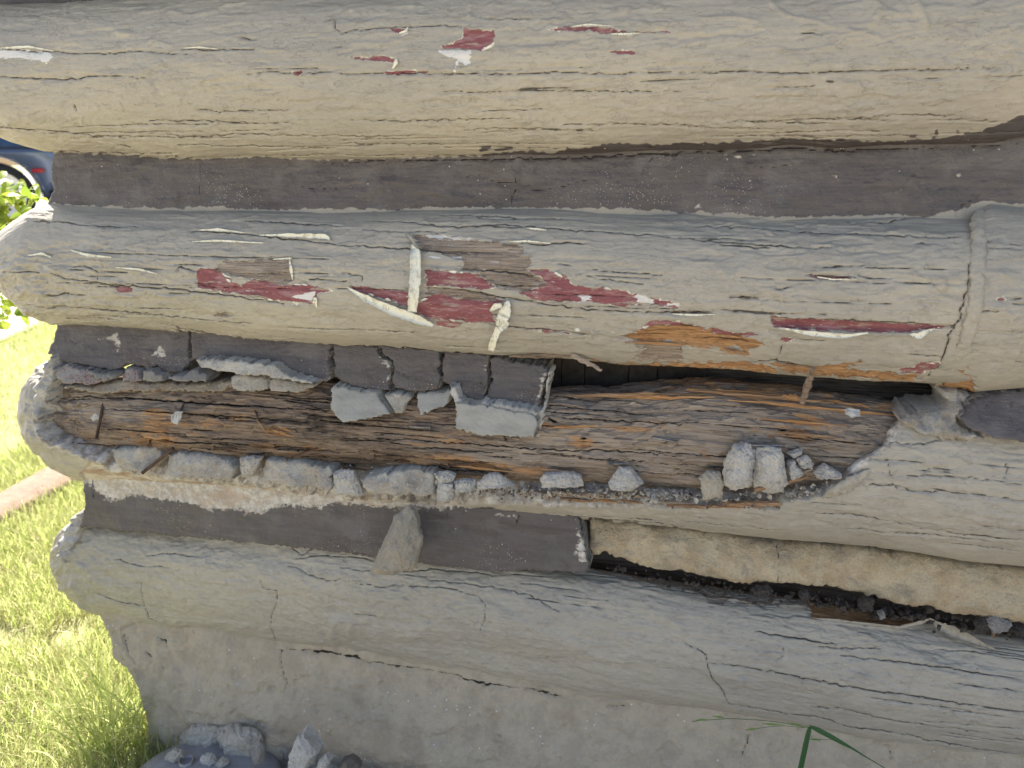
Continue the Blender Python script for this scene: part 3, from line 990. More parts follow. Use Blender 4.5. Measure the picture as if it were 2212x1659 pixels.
l2_cr = [jl(T(0, 0, [(220, 1430), (380, 1432), (460, 1445), (640, 1462), (900, 1470)]), 1.0, 1), jl(T(0, 0, [(1600, 1430), (1800, 1440), (2212, 1465)]), 1.1, 2),
         jl(T(0, 0, [(1240, 1500), (1330, 1492), (1500, 1500), (1620, 1515), (1900, 1545), (2212, 1585)]), 1.3, 3),
         jl(T(0, 1, [(0, 1585), (260, 1590), (450, 1610), (640, 1625), (880, 1640)]), 1.5, 4), jl(T(0, 1, [(200, 1430), (400, 1440), (700, 1470), (1000, 1460), (1200, 1470), (1500, 1490), (1700, 1500), (2212, 1535)]), 1.2, 5),
         jl(T(0, 1, [(640, 1395), (760, 1400), (980, 1405), (1220, 1422)]), 1.1, 6), jl(T(0, 1, [(860, 1455), (1080, 1475), (1200, 1470)]), 1.2, 7),
         jl(T(0, 1, [(1170, 1575), (1310, 1588), (1400, 1575), (1590, 1578)]), 1.6, 8), jl(T(0, 2, [(110, 1465), (400, 1472), (640, 1490), (940, 1505), (1100, 1518), (1400, 1530), (1600, 1545), (1790, 1540)]), 1.3, 9),
         jl(T(0, 2, [(0, 1545), (250, 1570), (480, 1595), (780, 1610), (960, 1608)]), 1.5, 10), jl(T(0, 2, [(230, 1590), (440, 1605), (560, 1612)]), 1.4, 11),
         jl(T(1, 0, [(340, 110), (420, 148), (560, 158), (740, 190), (900, 200), (1120, 215), (1380, 250), (1560, 265), (1840, 310)]), 1.5, 12),
         jl(T(1, 0, [(180, 315), (400, 325), (640, 345), (900, 370), (1120, 400), (1400, 420), (1640, 435)]), 1.2, 13),
         jl(T(1, 0, [(450, 65), (560, 70), (630, 100), (632, 150)]), 0.9, 14), jl(T(1, 0, [(1140, 100), (1160, 65), (1240, 95), (1280, 100)]), 1.1, 15),
         jl(T(1, 0, [(310, 250), (440, 250)]), 1.3, 16), jl(T(1, 0, [(1050, 440), (1160, 470), (1320, 490), (1300, 510), (1200, 500)]), 1.0, 17),
         jl(T(1, 0, [(1060, 480), (1330, 500), (1500, 525), (1720, 555), (1960, 570), (2212, 590)]), 2.0, 18),
         jl(T(1, 1, [(0, 590), (250, 592), (470, 605), (640, 625), (900, 640)]), 1.6, 19),
         jl(T(1, 1, [(0, 165), (40, 160)]), 1.2, 20), jl(T(1, 1, [(0, 110), (130, 128), (140, 180)]), 0.9, 21), jl(T(1, 1, [(800, 80), (1000, 98), (1240, 125)]), 2.2, 22),
         jl(T(1, 1, [(560, 205), (760, 222), (1000, 265), (1100, 280), (1300, 310), (1500, 335), (1740, 360), (2190, 370)]), 1.4, 23),
         jl(T(1, 1, [(940, 180), (1100, 200), (1280, 195)]), 1.2, 24), jl(T(1, 1, [(900, 435), (1100, 465), (1230, 480), (1380, 490), (1620, 520)]), 1.2, 25),
         jl(T(1, 1, [(1590, 85), (1800, 105), (2080, 125)]), 0.9, 26), jl(T(1, 1, [(1640, 140), (1800, 165), (1960, 180)]), 0.9, 27), jl(T(1, 1, [(1390, 50), (1490, 62)]), 1.2, 28),
         jl(T(1, 2, [(800, 120), (960, 128), (1120, 140)]), 1.8, 29), jl(T(1, 2, [(1140, 122), (1230, 145), (1360, 145)]), 1.5, 30), jl(T(1, 2, [(1380, 165), (1520, 175), (1640, 182)]), 1.8, 31),
         jl(T(1, 2, [(310, 268), (400, 262), (485, 272)]), 1.3, 32), jl(T(1, 2, [(-120, 362), (0, 362), (200, 372)]), 1.6, 33), jl(T(1, 2, [(310, 362), (440, 362), (560, 380), (640, 380)]), 1.5, 34),
         jl(T(1, 2, [(570, 388), (700, 412), (1000, 418), (1300, 432), (1560, 448), (1770, 462)]), 1.9, 35), jl(T(1, 2, [(1460, 640), (1560, 650), (1680, 665)]), 1.0, 36),
         jl(T(1, 2, [(650, 575), (630, 640), (600, 690)]), 0.9, 37), jl(T(1, 2, [(440, 690), (600, 680), (720, 700), (830, 715)]), 2.2, 38), jl(T(1, 2, [(720, 545), (880, 560), (960, 562)]), 1.0, 39),
         jl(T(1, 2, [(940, 58), (1200, 70)]), 1.0, 40), jl(T(1, 2, [(600, 212), (660, 210), (700, 195)]), 1.0, 41), jl(T(1, 0, [(2000, 150), (2212, 165)]), 1.0, 42),
         jl(T(0, 2, [(1510, 1585), (1545, 1575), (1590, 1590)]), 1.2, 43), jl(T(0, 2, [(1060, 1425), (1080, 1445), (1260, 1440), (1500, 1412)]), 0.9, 44)]
l2_cr += rand_cracks(11, (0, 1850), (470, 620), (80, 380), (0.3, 0.65), 13)
l2_cr += rand_cracks(10, (0, 1850), (620, 760), (80, 320), (0.3, 0.6), 14)
l2_cr += [jl([(2094, 570), (2090, 620), (2086, 650), (2076, 690), (2060, 715), (2052, 740), (2040, 770), (2020, 800), (1990, 822)], 2.6, 45, 2.0)]
l2_cr += rand_cracks(18, (0, 420), (560, 690), (20, 90), (0.3, 0.9), 15)
l2_ridge = [(T(0, 0, [(560, 1480), (900, 1500), (1200, 1495)]), 8, 0.0015), (T(1, 2, [(240, 90), (300, 150), (380, 80)]), 8, 0.002), (T(1, 2, [(520, 200), (640, 250)]), 9, 0.0025),
            (T(1, 2, [(290, 170), (300, 210)]), 4, 0.002), (T(1, 2, [(1560, 340), (1540, 420)]), 6, 0.002), (T(1, 2, [(1680, 160), (1690, 200)]), 9, 0.004), (T(0, 2, [(540, 1490), (570, 1520)]), 5, 0.002),
            (T(1, 2, [(590, 470), (760, 486), (960, 500), (1130, 505), (1480, 512)]), 5, 0.0035), (T(0, 0, [(330, 1340), (1500, 1352)]), 5, 0.0015),
            (T(0, 2, [(0, 1390), (600, 1420), (1300, 1400), (1560, 1420), (1900, 1400)]), 6, 0.003), (T(1, 0, [(400, 90), (620, 100)]), 10, 0.003), (T(1, 0, [(60, 80), (130, 120)]), 14, 0.004)]
XA2 = at_y(-13, 559, 0)[0]
X = stations(XA2, at_y(2150, 700, 0)[0], 0.0026)
zc, hz, b = fit_log(X, L2_TOP, L2_BOT, 0.095)


def l2_disp(X, s, pp, A):
    d = paint_disp(2, ridges=l2_ridge + rand_ridges(150, (0, 2080), (470, 740), 73) + rand_ridges(60, (0, 420), (540, 690), 74, (0.001, 0.0022)), steps=rand_steps(60, (0, 2000), (480, 720), 75) + rand_steps(30, (0, 450), (530, 680), 76))(X, s, pp, A)
    d -= 0.006 * sstep(poly_sdf(pp, slit), -2, 5) + 0.003 * sstep(poly_sdf(pp, slit2), -1, 2)
    left = sstep(pp[:, 0], 330, 20) * sstep(pp[:, 1], 490, 580)
    d += left * (0.009 * fbm(X * 14, s * 30, 4, 77) + 0.002 * sstep(fbm(X * 30, s * 60, 3, 78), 0.0, 0.05))
    return d


log2 = log_mesh('log', X, zc, hz, b, MAT['paint'], l2_disp,
                lambda pp, P: base_attrs(pp, l2_red, l2_wood, l2_fresh, l2_white, [BAND_A], l2_cr), surf='log2', dth=0.0014)
tag(log2, 'beige log below the upper dark chinking, broad red and bare wood peeling', 'log')

# right-hand log butting against it behind the caulked joint
JOINT = np.array(T(0, 2, [(1905, 1300), (1910, 1420), (1912, 1659)]).tolist() + T(1, 2, [(1905, 100), (1900, 200), (1862, 300), (1830, 400), (1800, 500), (1750, 650), (1655, 790), (1630, 850)]).tolist())
rr_cr = [jl(T(1, 2, [(1840, 485), (1960, 490), (2212, 495), (2600, 500)]), 1.1, 1), jl(T(0, 2, [(1930, 1545), (2000, 1560)]), 1.1, 2), jl(T(0, 2, [(2110, 1580), (2200, 1585)]), 1.0, 3),
         jl(T(1, 2, [(2090, 270), (2212, 280)]), 1.3, 4), jl(T(1, 2, [(1890, 350), (2040, 355)]), 1.0, 5), jl(T(1, 2, [(2000, 690), (2212, 698)]), 0.5, 6)] + rand_cracks(8, (2100, 2250), (480, 820), (20, 80), (0.3, 0.7), 23)
rr_fresh = [jag(T(1, 2, [(1665, 770), (1710, 730), (1800, 670), (1850, 650), (1870, 690), (1840, 740), (1810, 760), (1880, 790), (1890, 850), (1880, 890), (1700, 880), (1660, 850), (1680, 800)]), 8, 1.2, 3, True)]
rr_red = [T(1, 2, [(2030, 268), (2080, 268), (2090, 290), (2050, 292)])]
X = stations(at_y(2020, 800, 0)[0], XR, 0.0026, XFAR)
zc, hz, b = fit_log(X, R2_TOP, R2_BOT, 0.099)


def joint_shift(XX, th, zc, hz, b):
    XX = XX.copy()
    x0 = XX[0, 0]
    for i, t in enumerate(th):
        tt = min(max(t, 0.02 * np.pi), 1.0 * np.pi)
        P0 = np.array([x0, -b[0] * np.sin(tt), zc[0] + hz[0] * np.cos(tt)])
        for _ in range(6):
            q = project(P0)
            P0[0] += 0.9 * (np.interp(q[1], JOINT[:, 1], JOINT[:, 0]) - q[0]) * 0.95 / FOC
        f = np.clip(1 - (XX[i] - x0) / 0.09, 0, 1)
        XX[i] = np.maximum(XX[i], P0[0] + (XX[i] - x0) * 0.6) * (f > 0) + XX[i] * (f <= 0)
    return XX


log2r = log_mesh('log', X, zc, hz, b, MAT['paint'], paint_disp(6, ridges=[(T(1, 2, [(2000, 340), (2060, 330), (2100, 370)]), 8, 0.003), (T(1, 2, [(1960, 100), (2100, 130)]), 10, 0.002)]),
                 lambda pp, P: base_attrs(pp, rr_red, (), rr_fresh, (), [BAND_A], rr_cr), surf='log2r', Xshift=joint_shift, dth=0.0014)
tag(log2r, 'beige log at the right edge beyond the raised caulk joint', 'log')


def tube_on(surf, pts, rad, mat, name, parent=None, seed=0, seg=10, flat=0.6, lift=0.0, n=90):
    """a rounded bead of filler lying on a surface along a surveyed line"""
    pts = jag(pts, 6, 0.8, seed)
    L = np.concatenate([[0], np.cumsum(np.linalg.norm(np.diff(pts, axis=0), axis=1))])
    s = np.linspace(0, L[-1], n)
    q = np.stack([np.interp(s, L, pts[:, 0]), np.interp(s, L, pts[:, 1])], -1)
    cen = np.array([surf_at(surf, *p) for p in q])
    for k in range(3):
        ker = np.array([1, 2, 3, 2, 1]) / 9.0
        for a in range(3):
            cen[2:-2, a] = np.convolve(cen[:, a], ker, 'valid')
    tan = np.gradient(cen, axis=0)
    tan /= np.linalg.norm(tan, axis=1, keepdims=True)
    out = np.cross(tan, np.array([1.0, 0, 0]))
    out /= np.linalg.norm(out, axis=1, keepdims=True)
    out[out[:, 1] > 0] *= -1
    side = np.cross(out, tan)
    V = []
    for i in range(n):
        e = min(1.0, 6 * min(i + 0.3, n - 1 - i + 0.3) / n + 0.35)
        for j in range(seg):
            a = 2 * np.pi * j / seg
            r = rad * e * (1 + 0.5 * float(noise2(s[i] * 0.05, j * 0.7, seed + 3)) + 0.5 * float(noise2(s[i] * 0.16, j * 0.5, seed + 8)))
            V.append(cen[i] + out[i] * (lift + flat * r * np.sin(a)) + side[i] * r * np.cos(a))
    fc = [[i * seg + j, i * seg + (j + 1) % seg, (i + 1) * seg + (j + 1) % seg, (i + 1) * seg + j] for i in range(n - 1) for j in range(seg)]
    fc += [list(range(seg))[::-1], [(n - 1) * seg + j for j in range(seg)]]
    V = np.array(V)
    return mesh_obj(name, V, fc, mat, parent, base_attrs(project(V)))


bead = tube_on('log2r', JOINT + np.array([3, 0]), 0.0095, MAT['paint_mortar'], 'caulk_bead', seed=4, flat=0.5)
tag(bead, 'raised beige caulk bead running down the joint between two logs', 'caulk')

# ---- log 3: rotten core inside a painted outer shell ------------------------------
HOLE = np.array([(112, 700), (112, 793), (96, 853), (80, 903), (84, 930), (106, 956), (150, 974), (207, 992), (240, 1012), (310, 1024), (357, 1033), (500, 1043), (560, 1052), (720, 1076), (795, 1074), (940, 1084), (1012, 1090),
                 (1070, 1086), (1200, 1090), (1320, 1094), (1475, 1096), (1560, 1088), (1600, 1093), (1680, 1098), (1688, 1083), (1730, 1076), (1775, 1070), (1800, 1050), (1822, 1032), (1852, 998), (1885, 978), (1912, 958), (1922, 925), (1940, 903), (1958, 893), (2000, 892), (2042, 890), (2045, 850), (2060, 830), (2060, 700)])
HOLE_J = jag(HOLE, 9, 1.6, 31, True)
HOLE_J[:, 0] += np.where(HOLE_J[:, 0] < 300, 4.0 * np.sin(HOLE_J[:, 1] * 0.21) + np.random.default_rng(8).normal(0, 2.2, len(HOLE_J)), 0)
HOLE_J[:, 1] += np.where(HOLE_J[:, 0] < 1000, np.random.default_rng(9).normal(0, 2.6, len(HOLE_J)), 0)
WORN = [T(1, 0, [(520, 1400), (600, 1330), (700, 1370), (2212, 1500), (2212, 1640), (1500, 1560), (900, 1560), (800, 1600), (720, 1480), (590, 1500)]),
        T(1, 1, [(0, 1540), (700, 1590), (850, 1640), (500, 1720), (0, 1640)])]
l3_dark = [np.array([(150, 1040), (185, 1050), (205, 1062), (250, 1085), (300, 1075), (360, 1082), (430, 1094), (500, 1106), (560, 1112), (620, 1096), (690, 1098), (760, 1092), (900, 1101), (1000, 1101), (1060, 1096), (1100, 1112), (1240, 1118), (1240, 1300), (150, 1300)])]
l3_cr = [jl(T(1, 2, [(1320, 1310), (1340, 1370), (1365, 1440)]), 1.2, 1), jl(T(1, 2, [(1360, 1480), (1500, 1530), (1700, 1535), (1900, 1550), (2212, 1590)]), 1.1, 2), jl(T(1, 2, [(1400, 1430), (1600, 1420), (1900, 1440), (2200, 1480)]), 0.7, 3),
         jl(T(1, 2, [(2090, 1280), (2110, 1400), (2080, 1450)]), 0.6, 4), jl(T(2, 2, [(850, 5), (1150, 30), (1300, 60), (1480, 90)]), 0.9, 5), jl(T(2, 2, [(1540, 118), (1850, 155), (2212, 180)]), 1.3, 6),
         jl(T(2, 2, [(1060, 110), (1350, 140), (1600, 165)]), 0.7, 7), jl(T(1, 2, [(1200, 1490), (1370, 1485), (1400, 1520)]), 0.9, 8), jl(T(1, 2, [(1330, 1210), (1500, 1220), (1700, 1190)]), 1.2, 9),
         jl([(1012, 1100), (1110, 1106), (1120, 1112), (1240, 1118), (1320, 1124), (1475, 1138)], 2.2, 10), jl(T(2, 2, [(0, 60), (300, 90), (600, 110)]), 0.8, 11)] + rand_cracks(8, (1100, 2200), (1090, 1210), (80, 300), (0.3, 0.6), 33, 0.09) + rand_cracks(6, (1750, 2200), (980, 1100), (60, 220), (0.3, 0.5), 34, 0.08)
l3_white = [T(1, 2, [(930, 1530), (960, 1470), (1020, 1440), (990, 1500), (925, 1560)])]
log3 = empty('rotten_log', (0, 0, 0))
LOG3_LOC = at_y(1000, 1080, 0.0)
log3.location = Vector(LOG3_LOC)
PLOC[log3.name] = log3.location.copy()
tag(log3, 'rotten log with its painted shell broken open, brown decayed wood inside', 'log')
X = stations(at_y(63, 888, 0)[0], XR, 0.0026, XFAR)
zc, hz, b = fit_log(X, L3_TOP, L3_BOT, 0.088)


def l3_attrs(pp, P):
    A = base_attrs(pp, (), (), (), l3_white, l3_dark, l3_cr)
    A['hole'] = poly_sdf(pp, HOLE_J, 60)
    A['worn'] = union_sdf(pp, WORN)
    A['hole2'] = A['hole'] + 13.0 * sstep(pp[:, 0], 1790, 1840) * sstep(pp[:, 1], 1050, 1020) + 5.0 * sstep(pp[:, 0], 1000, 900)
    return A


def l3_disp(X, s, pp, A):
    d = paint_disp(3, und=0.005, ridges=rand_ridges(60, (1750, 2200), (960, 1180), 77) + rand_ridges(30, (1050, 1750), (1095, 1150), 78), steps=rand_steps(20, (1750, 2180), (960, 1190), 79))(X, s, pp, A)
    h = A['hole']
    rim = np.where(pp[:, 0] < 260, 8.0, np.where(pp[:, 0] > 1780, 4.5, 7.0))
    dep = np.where(pp[:, 0] < 260, 0.062, 0.05)
    d = d - dep * np.clip((h + 0.5) / rim, 0, 1) ** 0.8
    d = d + 0.005 * sstep(np.abs(h), 16, 0) * fbm(X * 45, s * 45, 4, 12) + 0.006 * sstep(h, 0, 8) * fbm(X * 30, s * 30, 4, 14)
    d = d + 0.008 * sstep(pp[:, 0], 200, 60) * fbm(X * 28, s * 26, 4, 64)
    w = sstep(A['worn'], -3, 6)
    d = d + w * (0.004 * fbm(X * 30, s * 40, 4, 44) - 0.003)
    return d


m = paint_material('beige_painted_shell')
# worn mortar and the raw broken rim of the shell
mm = Mt.__new__(Mt)
mm.m, mm.nt, mm.P = m, m.node_tree, m.node_tree.nodes['Principled BSDF']
mm.tc = mm.nt.nodes.new('ShaderNodeTexCoord')
oldc = mm.P.inputs['Base Color'].links[0].from_socket
e1 = mm.sub(mm.noise((50, 80, 80), 5, 0.65, off=(2, 2, 5)), 0.5)
raw = mm.ss(mm.add(mm.attr('hole2'), mm.mul(e1, 16.0)), -2.0, 0.8)
rc = mm.mix(mm.ss(mm.noise(60, 6, 0.7), 0.38, 0.62), (0.53, 0.495, 0.43), (0.25, 0.20, 0.155))
c2 = mm.mix(mm.ss(mm.add(mm.attr('worn'), mm.mul(e1, 22.0)), -1.0, 1.5), oldc,
            mm.mix(mm.ss(mm.noise((10, 30, 30), 5, 0.7, 0.5), 0.42, 0.62), (0.54, 0.48, 0.39), (0.34, 0.24, 0.17)))
c2 = mm.mix(raw, c2, rc)
mm.nt.links.new(c2, mm.P.inputs['Base Color'])
shell = log_mesh('painted_shell', X, zc, hz, b, m, l3_disp, l3_attrs, parent=log3, surf='shell', dth=0.0015,
                 keep=lambda pp, P, A: A['hole'] < 34)
shell['label'] = 'broken beige painted outer shell of the rotten log'

c3_cr = rand_cracks(46, (90, 1950), (845, 1040), (20, 420), (0.3, 1.4), 41) + rand_cracks(22, (120, 900), (850, 1000), (20, 260), (0.4, 2.2), 42)
c3_cr += [jl(T(1, 0, [(430, 900), (700, 920), (1000, 925), (1300, 950), (1700, 975), (2212, 1010)]), 2.2, 1), jl(T(1, 0, [(650, 990), (1000, 1010), (1500, 1040), (2000, 1080)]), 1.6, 2),
          jl(T(1, 1, [(1340, 1040), (1600, 1060), (2212, 1090)]), 1.6, 3), jl(T(1, 1, [(0, 1180), (500, 1200), (1100, 1240), (1700, 1270), (2212, 1290)]), 1.6, 4), jl(T(1, 1, [(1555, 1180), (1590, 1185)]), 3.2, 5),
          jl(T(1, 1, [(1340, 1050), (1400, 1075)]), 3.5, 6), jl(T(1, 2, [(620, 1130), (670, 1130)]), 3, 7)]


def soft(pp, blobs):
    s = np.zeros(len(pp))
    for x, y, rx, ry, a in blobs:
        s += a * np.exp(-((pp[:, 0] - x) / rx) ** 2 - ((pp[:, 1] - y) / ry) ** 2)
    return s


c3_fresh = [(340, 900, 35, 24, .55), (360, 945, 60, 22, .6), (470, 915, 50, 18, .35), (520, 900, 40, 12, .45), (600, 928, 40, 16, .55), (590, 960, 80, 14, .35), (280, 925, 60, 20, .35), (700, 975, 90, 14, .35), (1000, 955, 120, 14, .4), (960, 990, 90, 12, .6), (1130, 1010, 160, 12, .6),
            (1265, 955, 40, 20, .7), (1210, 918, 60, 9, .65), (1360, 925, 60, 8, .5), (1600, 825, 260, 14, .75), (1700, 850, 200, 12, .55), (1900, 885, 120, 14, .45), (1720, 905, 120, 16, .4), (1740, 945, 80, 14, .45), (1530, 985, 40, 25, .45), (880, 1000, 60, 10, .4), (1420, 860, 100, 10, .3)]
c3_grey = [(1600, 940, 330, 90, .45), (200, 900, 120, 60, .35), (1480, 1010, 300, 30, .5), (1250, 980, 200, 30, .3), (1350, 880, 220, 30, .9), (1500, 960, 260, 60, .75), (1750, 990, 200, 40, .75), (1650, 930, 200, 30, .4), (1180, 960, 150, 40, .55), (250, 870, 160, 26, .6), (1050, 980, 150, 25, .35), (820, 950, 100, 20, .2), (1880, 930, 80, 40, .4)]
c3_black = [(620, 915, 200, 45, .3), (900, 985, 200, 18, .3), (300, 955, 120, 14, .35), (1350, 1030, 300, 12, .35), (650, 900, 160, 40, .55), (800, 940, 160, 25, .35), (480, 960, 200, 14, .4), (160, 925, 35, 25, .6), (1000, 925, 100, 20, .3), (560, 985, 300, 14, .6), (1150, 1045, 400, 10, .5), (1500, 845, 300, 8, .5), (800, 1000, 250, 10, .55), (1250, 850, 120, 10, .5), (1250, 915, 90, 7, .4)]
X = stations(at_y(95, 890, 0.02)[0], at_y(2060, 950, 0)[0], 0.0026)
zc, hz, b = fit_log(X, C3_TOP, C3_BOT, 0.072)


def c3_attrs(pp, P):
    return {'fresh': soft(pp, c3_fresh), 'grey': soft(pp, c3_grey), 'black': soft(pp, c3_black), 'crack': crack_field(pp, c3_cr)}


def c3_disp(X, s, pp, A):
    d = 0.006 * fbm(X * 4, s * 14, 3, 91)
    d += 0.0026 * fbm(X * 7, s * 60, 5, 92, 0.6)
    rg = 1 - np.abs(fbm(X * 9, s * 120, 3, 93))
    d += 0.0014 * (rg - 0.8)
    st = fbm(X * 16, s * 55, 4, 94)
    d += 0.0028 * sstep(st, 0.10, 0.15) - 0.0025 * sstep(-st, 0.16, 0.21)
    d += 0.002 * sstep(A['fresh'], 0.3, 0.6) * fbm(X * 40, s * 200, 3, 95)
    d -= 0.0035 * sstep(-A['crack'], -1.2, 0.8)
    end = sstep(pp[:, 0], 190, 110)
    d -= end * (0.018 + 0.01 * fbm(X * 30, s * 40, 2, 96))
    return d


core = log_mesh('wood_core', X, zc, hz, b, MAT['core'], c3_disp, c3_attrs, parent=log3, surf='core', dth=0.0013)
core['label'] = 'cracked brown rotten wood inside the broken shell'

# ---- log 4 -----------------------------------------------------------------------
l4_dark = [np.array([(100, 1000), (195, 1124), (300, 1130), (400, 1134), (600, 1140), (640, 1147), (700, 1156), (800, 1166), (830, 1175), (930, 1184), (1050, 1203), (1190, 1222), (1270, 1226), (1275, 1000)])]
l4_fresh = [jag(T(2, 2, [(810, 600), (1000, 600), (1200, 640), (1600, 690), (1500, 725), (1380, 742), (1100, 715), (840, 690), (830, 650)]), 8, 1.0, 9, True)]
l4_wood = [jag(T(2, 2, [(60, 490), (300, 520), (620, 590), (610, 610), (450, 595), (290, 560), (260, 595), (180, 585), (160, 540)]), 8, 1.0, 8, True)]
l4_cr = [jl(T(2, 0, [(380, 200), (390, 300)]), 0.5, 1), jl(T(2, 0, [(910, 420), (912, 540), (935, 620), (970, 680), (1060, 720)]), 1.0, 2), jl(T(2, 0, [(620, 540), (720, 570), (870, 605), (925, 615)]), 0.8, 3),
         jl(T(2, 0, [(890, 730), (1040, 750), (1130, 785), (1220, 780), (1310, 770), (1440, 785), (1540, 820), (1650, 815)]), 1.8, 4), jl(T(2, 0, [(960, 715), (1150, 755), (1370, 770)]), 1.4, 5),
         jl(T(2, 0, [(1690, 440), (1700, 490), (1795, 510), (1790, 590), (1755, 680), (1750, 740), (1790, 820)]), 1.0, 6), jl(T(2, 0, [(950, 280), (1130, 268), (1280, 285)]), 0.8, 7), jl(T(2, 0, [(740, 310), (920, 350), (1110, 360)]), 0.9, 8),
         jl(T(2, 0, [(1870, 350), (1960, 380), (2060, 430), (2180, 445), (2212, 430)]), 1.2, 9), jl(T(2, 0, [(1890, 230), (1960, 280), (2080, 200)]), 1.0, 10), jl(T(2, 0, [(1920, 300), (2060, 285), (2212, 290)]), 1.2, 11),
         jl(T(2, 1, [(0, 290), (120, 300), (210, 320)]), 1.2, 12), jl(T(2, 1, [(0, 365), (300, 390), (600, 365), (1010, 410)]), 1.1, 13), jl(T(2, 1, [(90, 460), (260, 490), (360, 470), (550, 485), (740, 500), (890, 545), (930, 590)]), 1.3, 14),
         jl(T(2, 1, [(560, 435), (760, 460), (1000, 490), (1200, 530), (1330, 600), (1420, 650)]), 1.3, 15), jl(T(2, 1, [(930, 570), (930, 700), (900, 770)]), 0.6, 16), jl(T(2, 1, [(1310, 965), (1340, 958)]), 1.8, 17),
         jl(T(2, 2, [(0, 840), (60, 880), (150, 930), (160, 1000), (190, 1080), (260, 1170), (300, 1250)]), 1.2, 18), jl(T(2, 2, [(160, 985), (380, 1005), (600, 1040), (860, 1085), (1050, 1125), (1300, 1165), (1600, 1205), (1900, 1250), (2212, 1295), (2600, 1350)]), 1.5, 19),
         jl(T(2, 2, [(300, 1250), (480, 1270), (700, 1310), (880, 1330), (1000, 1370), (1200, 1400), (1400, 1430), (1700, 1490), (2000, 1550), (2212, 1590), (2600, 1660)]), 1.3, 20),
         jl(T(2, 2, [(470, 775), (540, 785), (720, 810), (880, 840), (1000, 860)]), 1.7, 21), jl(T(2, 2, [(1020, 925), (1150, 945), (1280, 960), (1520, 985), (1700, 1005), (1850, 1035), (2212, 1080)]), 1.4, 22),
         jl(T(2, 2, [(1740, 1105), (1980, 1140), (2212, 1165)]), 1.2, 23), jl(T(2, 2, [(820, 1260), (1100, 1290), (1350, 1340), (1700, 1390), (2000, 1430)]), 0.9, 24), jl(T(2, 2, [(1640, 880), (1900, 900), (2212, 940)]), 0.6, 25),
         jl(T(2, 2, [(880, 870), (1000, 880), (1280, 885)]), 0.5, 26), jl(T(2, 2, [(650, 870), (655, 930), (600, 960)]), 0.5, 27), jl(T(2, 2, [(1500, 1340), (1800, 1370), (2212, 1400)]), 0.6, 28)]
l4_cr += rand_cracks(9, (1500, 2150), (1290, 1620), (80, 320), (0.3, 0.6), 51, 0.14) + rand_cracks(8, (700, 1500), (1220, 1330), (40, 200), (0.3, 0.6), 52, 0.12)
l4_cr = [(p, w * (0.38 if p[:, 0].mean() < 1450 else 1.1)) for p, w in l4_cr]
l4_ridge = [(T(2, 0, [(2160, 720), (2150, 800), (2170, 850)]), 9, 0.004), (T(2, 1, [(0, 700), (60, 720), (40, 820)]), 10, 0.004), (T(2, 1, [(540, 750), (700, 680)]), 7, 0.002), (T(2, 2, [(200, 1050), (340, 1060), (370, 1110), (330, 1150)]), 12, 0.004),
            (T(2, 1, [(865, 705), (870, 708)]), 4, 0.004), (T(2, 1, [(800, 932), (805, 934)]), 4, 0.004), (T(2, 1, [(2000, 640), (2150, 700), (2212, 780)]), 10, 0.003), (T(2, 0, [(1940, 440), (2020, 540), (2120, 600)]), 12, 0.003),
            (T(2, 2, [(880, 790), (890, 830)]), 3, 0.002), (T(2, 2, [(1210, 810), (1240, 840)]), 4, 0.002), (T(2, 2, [(410, 690), (420, 715)]), 3, 0.002), (T(2, 2, [(2030, 1060), (2020, 1100)]), 4, 0.002),
            (T(2, 1, [(0, 860), (600, 900), (1200, 1000), (1500, 1020)]), 24, -0.004), (T(2, 2, [(840, 700), (1100, 725), (1400, 752), (1560, 720)]), 5, 0.003)]
X = stations(at_y(124, 1190, 0)[0], XR, 0.0026, XFAR)
zc, hz, b = fit_log(X, L4_TOP, L4_BOT, 0.066)


def l4_disp(X, s, pp, A):
    d = paint_disp(5, und=0.008, grain=0.0010, ridges=l4_ridge + rand_ridges(120, (1450, 2200), (1300, 1620), 80) + rand_ridges(70, (200, 1450), (1170, 1480), 81, (0.0005, 0.0012)), steps=rand_steps(22, (1450, 2150), (1310, 1600), 82))(X, s, pp, A)
    d += 0.011 * sstep(pp[:, 0], 250, 135) * fbm(X * 24, s * 24, 4, 63)
    lm = sstep(pp[:, 0], 1560, 1300)
    d += lm * (0.003 * fbm(X * 18, s * 20, 4, 61) + 0.0012 * fbm(X * 80, s * 80, 3, 62))
    return d


log4 = log_mesh('log', X, zc, hz, b, MAT['paint'], l4_disp,
                lambda pp, P: base_attrs(pp, (), l4_wood, l4_fresh, (), l4_dark, l4_cr), surf='log4', dth=0.0015)
tag(log4, 'lowest beige log resting on the rough footing, smooth filled left end', 'log')

# ---- unseen log added above the picture to cast shade ---------------------------------
def shade_log(z, r, x0, x1, label, seed):
    Xs = np.linspace(x0, x1, 160)
    th = np.linspace(0, 2 * np.pi, 33)
    XX, TH = np.meshgrid(Xs, th)
    e = np.clip(np.minimum(XX - x0, x1 - XX) / 0.06, 0, 1) ** 0.5
    rr = r * e * (1 + 0.03 * fbm(XX * 3, TH * 0.6, 3, seed))
    P = np.stack([XX, -rr * 0.92 * np.sin(TH), z + rr * np.cos(TH)], -1).reshape(-1, 3)
    pp = np.full((len(P), 2), -9999.0)
    o = mesh_obj('log', P, grid_faces(33, 160)[:, ::-1], MAT['paint'], None, base_attrs(pp))
    return tag(o, label, 'log')


ztop = at_y(1106, -45, 0)[2]
for i in range(1):
    shade_log(ztop + 0.06 + 0.12 + i * 0.29, 0.118, XA - 0.02, XFAR, ['plain unseen beige log added above the top log for shade', 'second added beige log above the picture', 'third added beige log above the picture', 'fourth added beige log above the picture', 'topmost added beige log above the picture'][i], 200 + i)
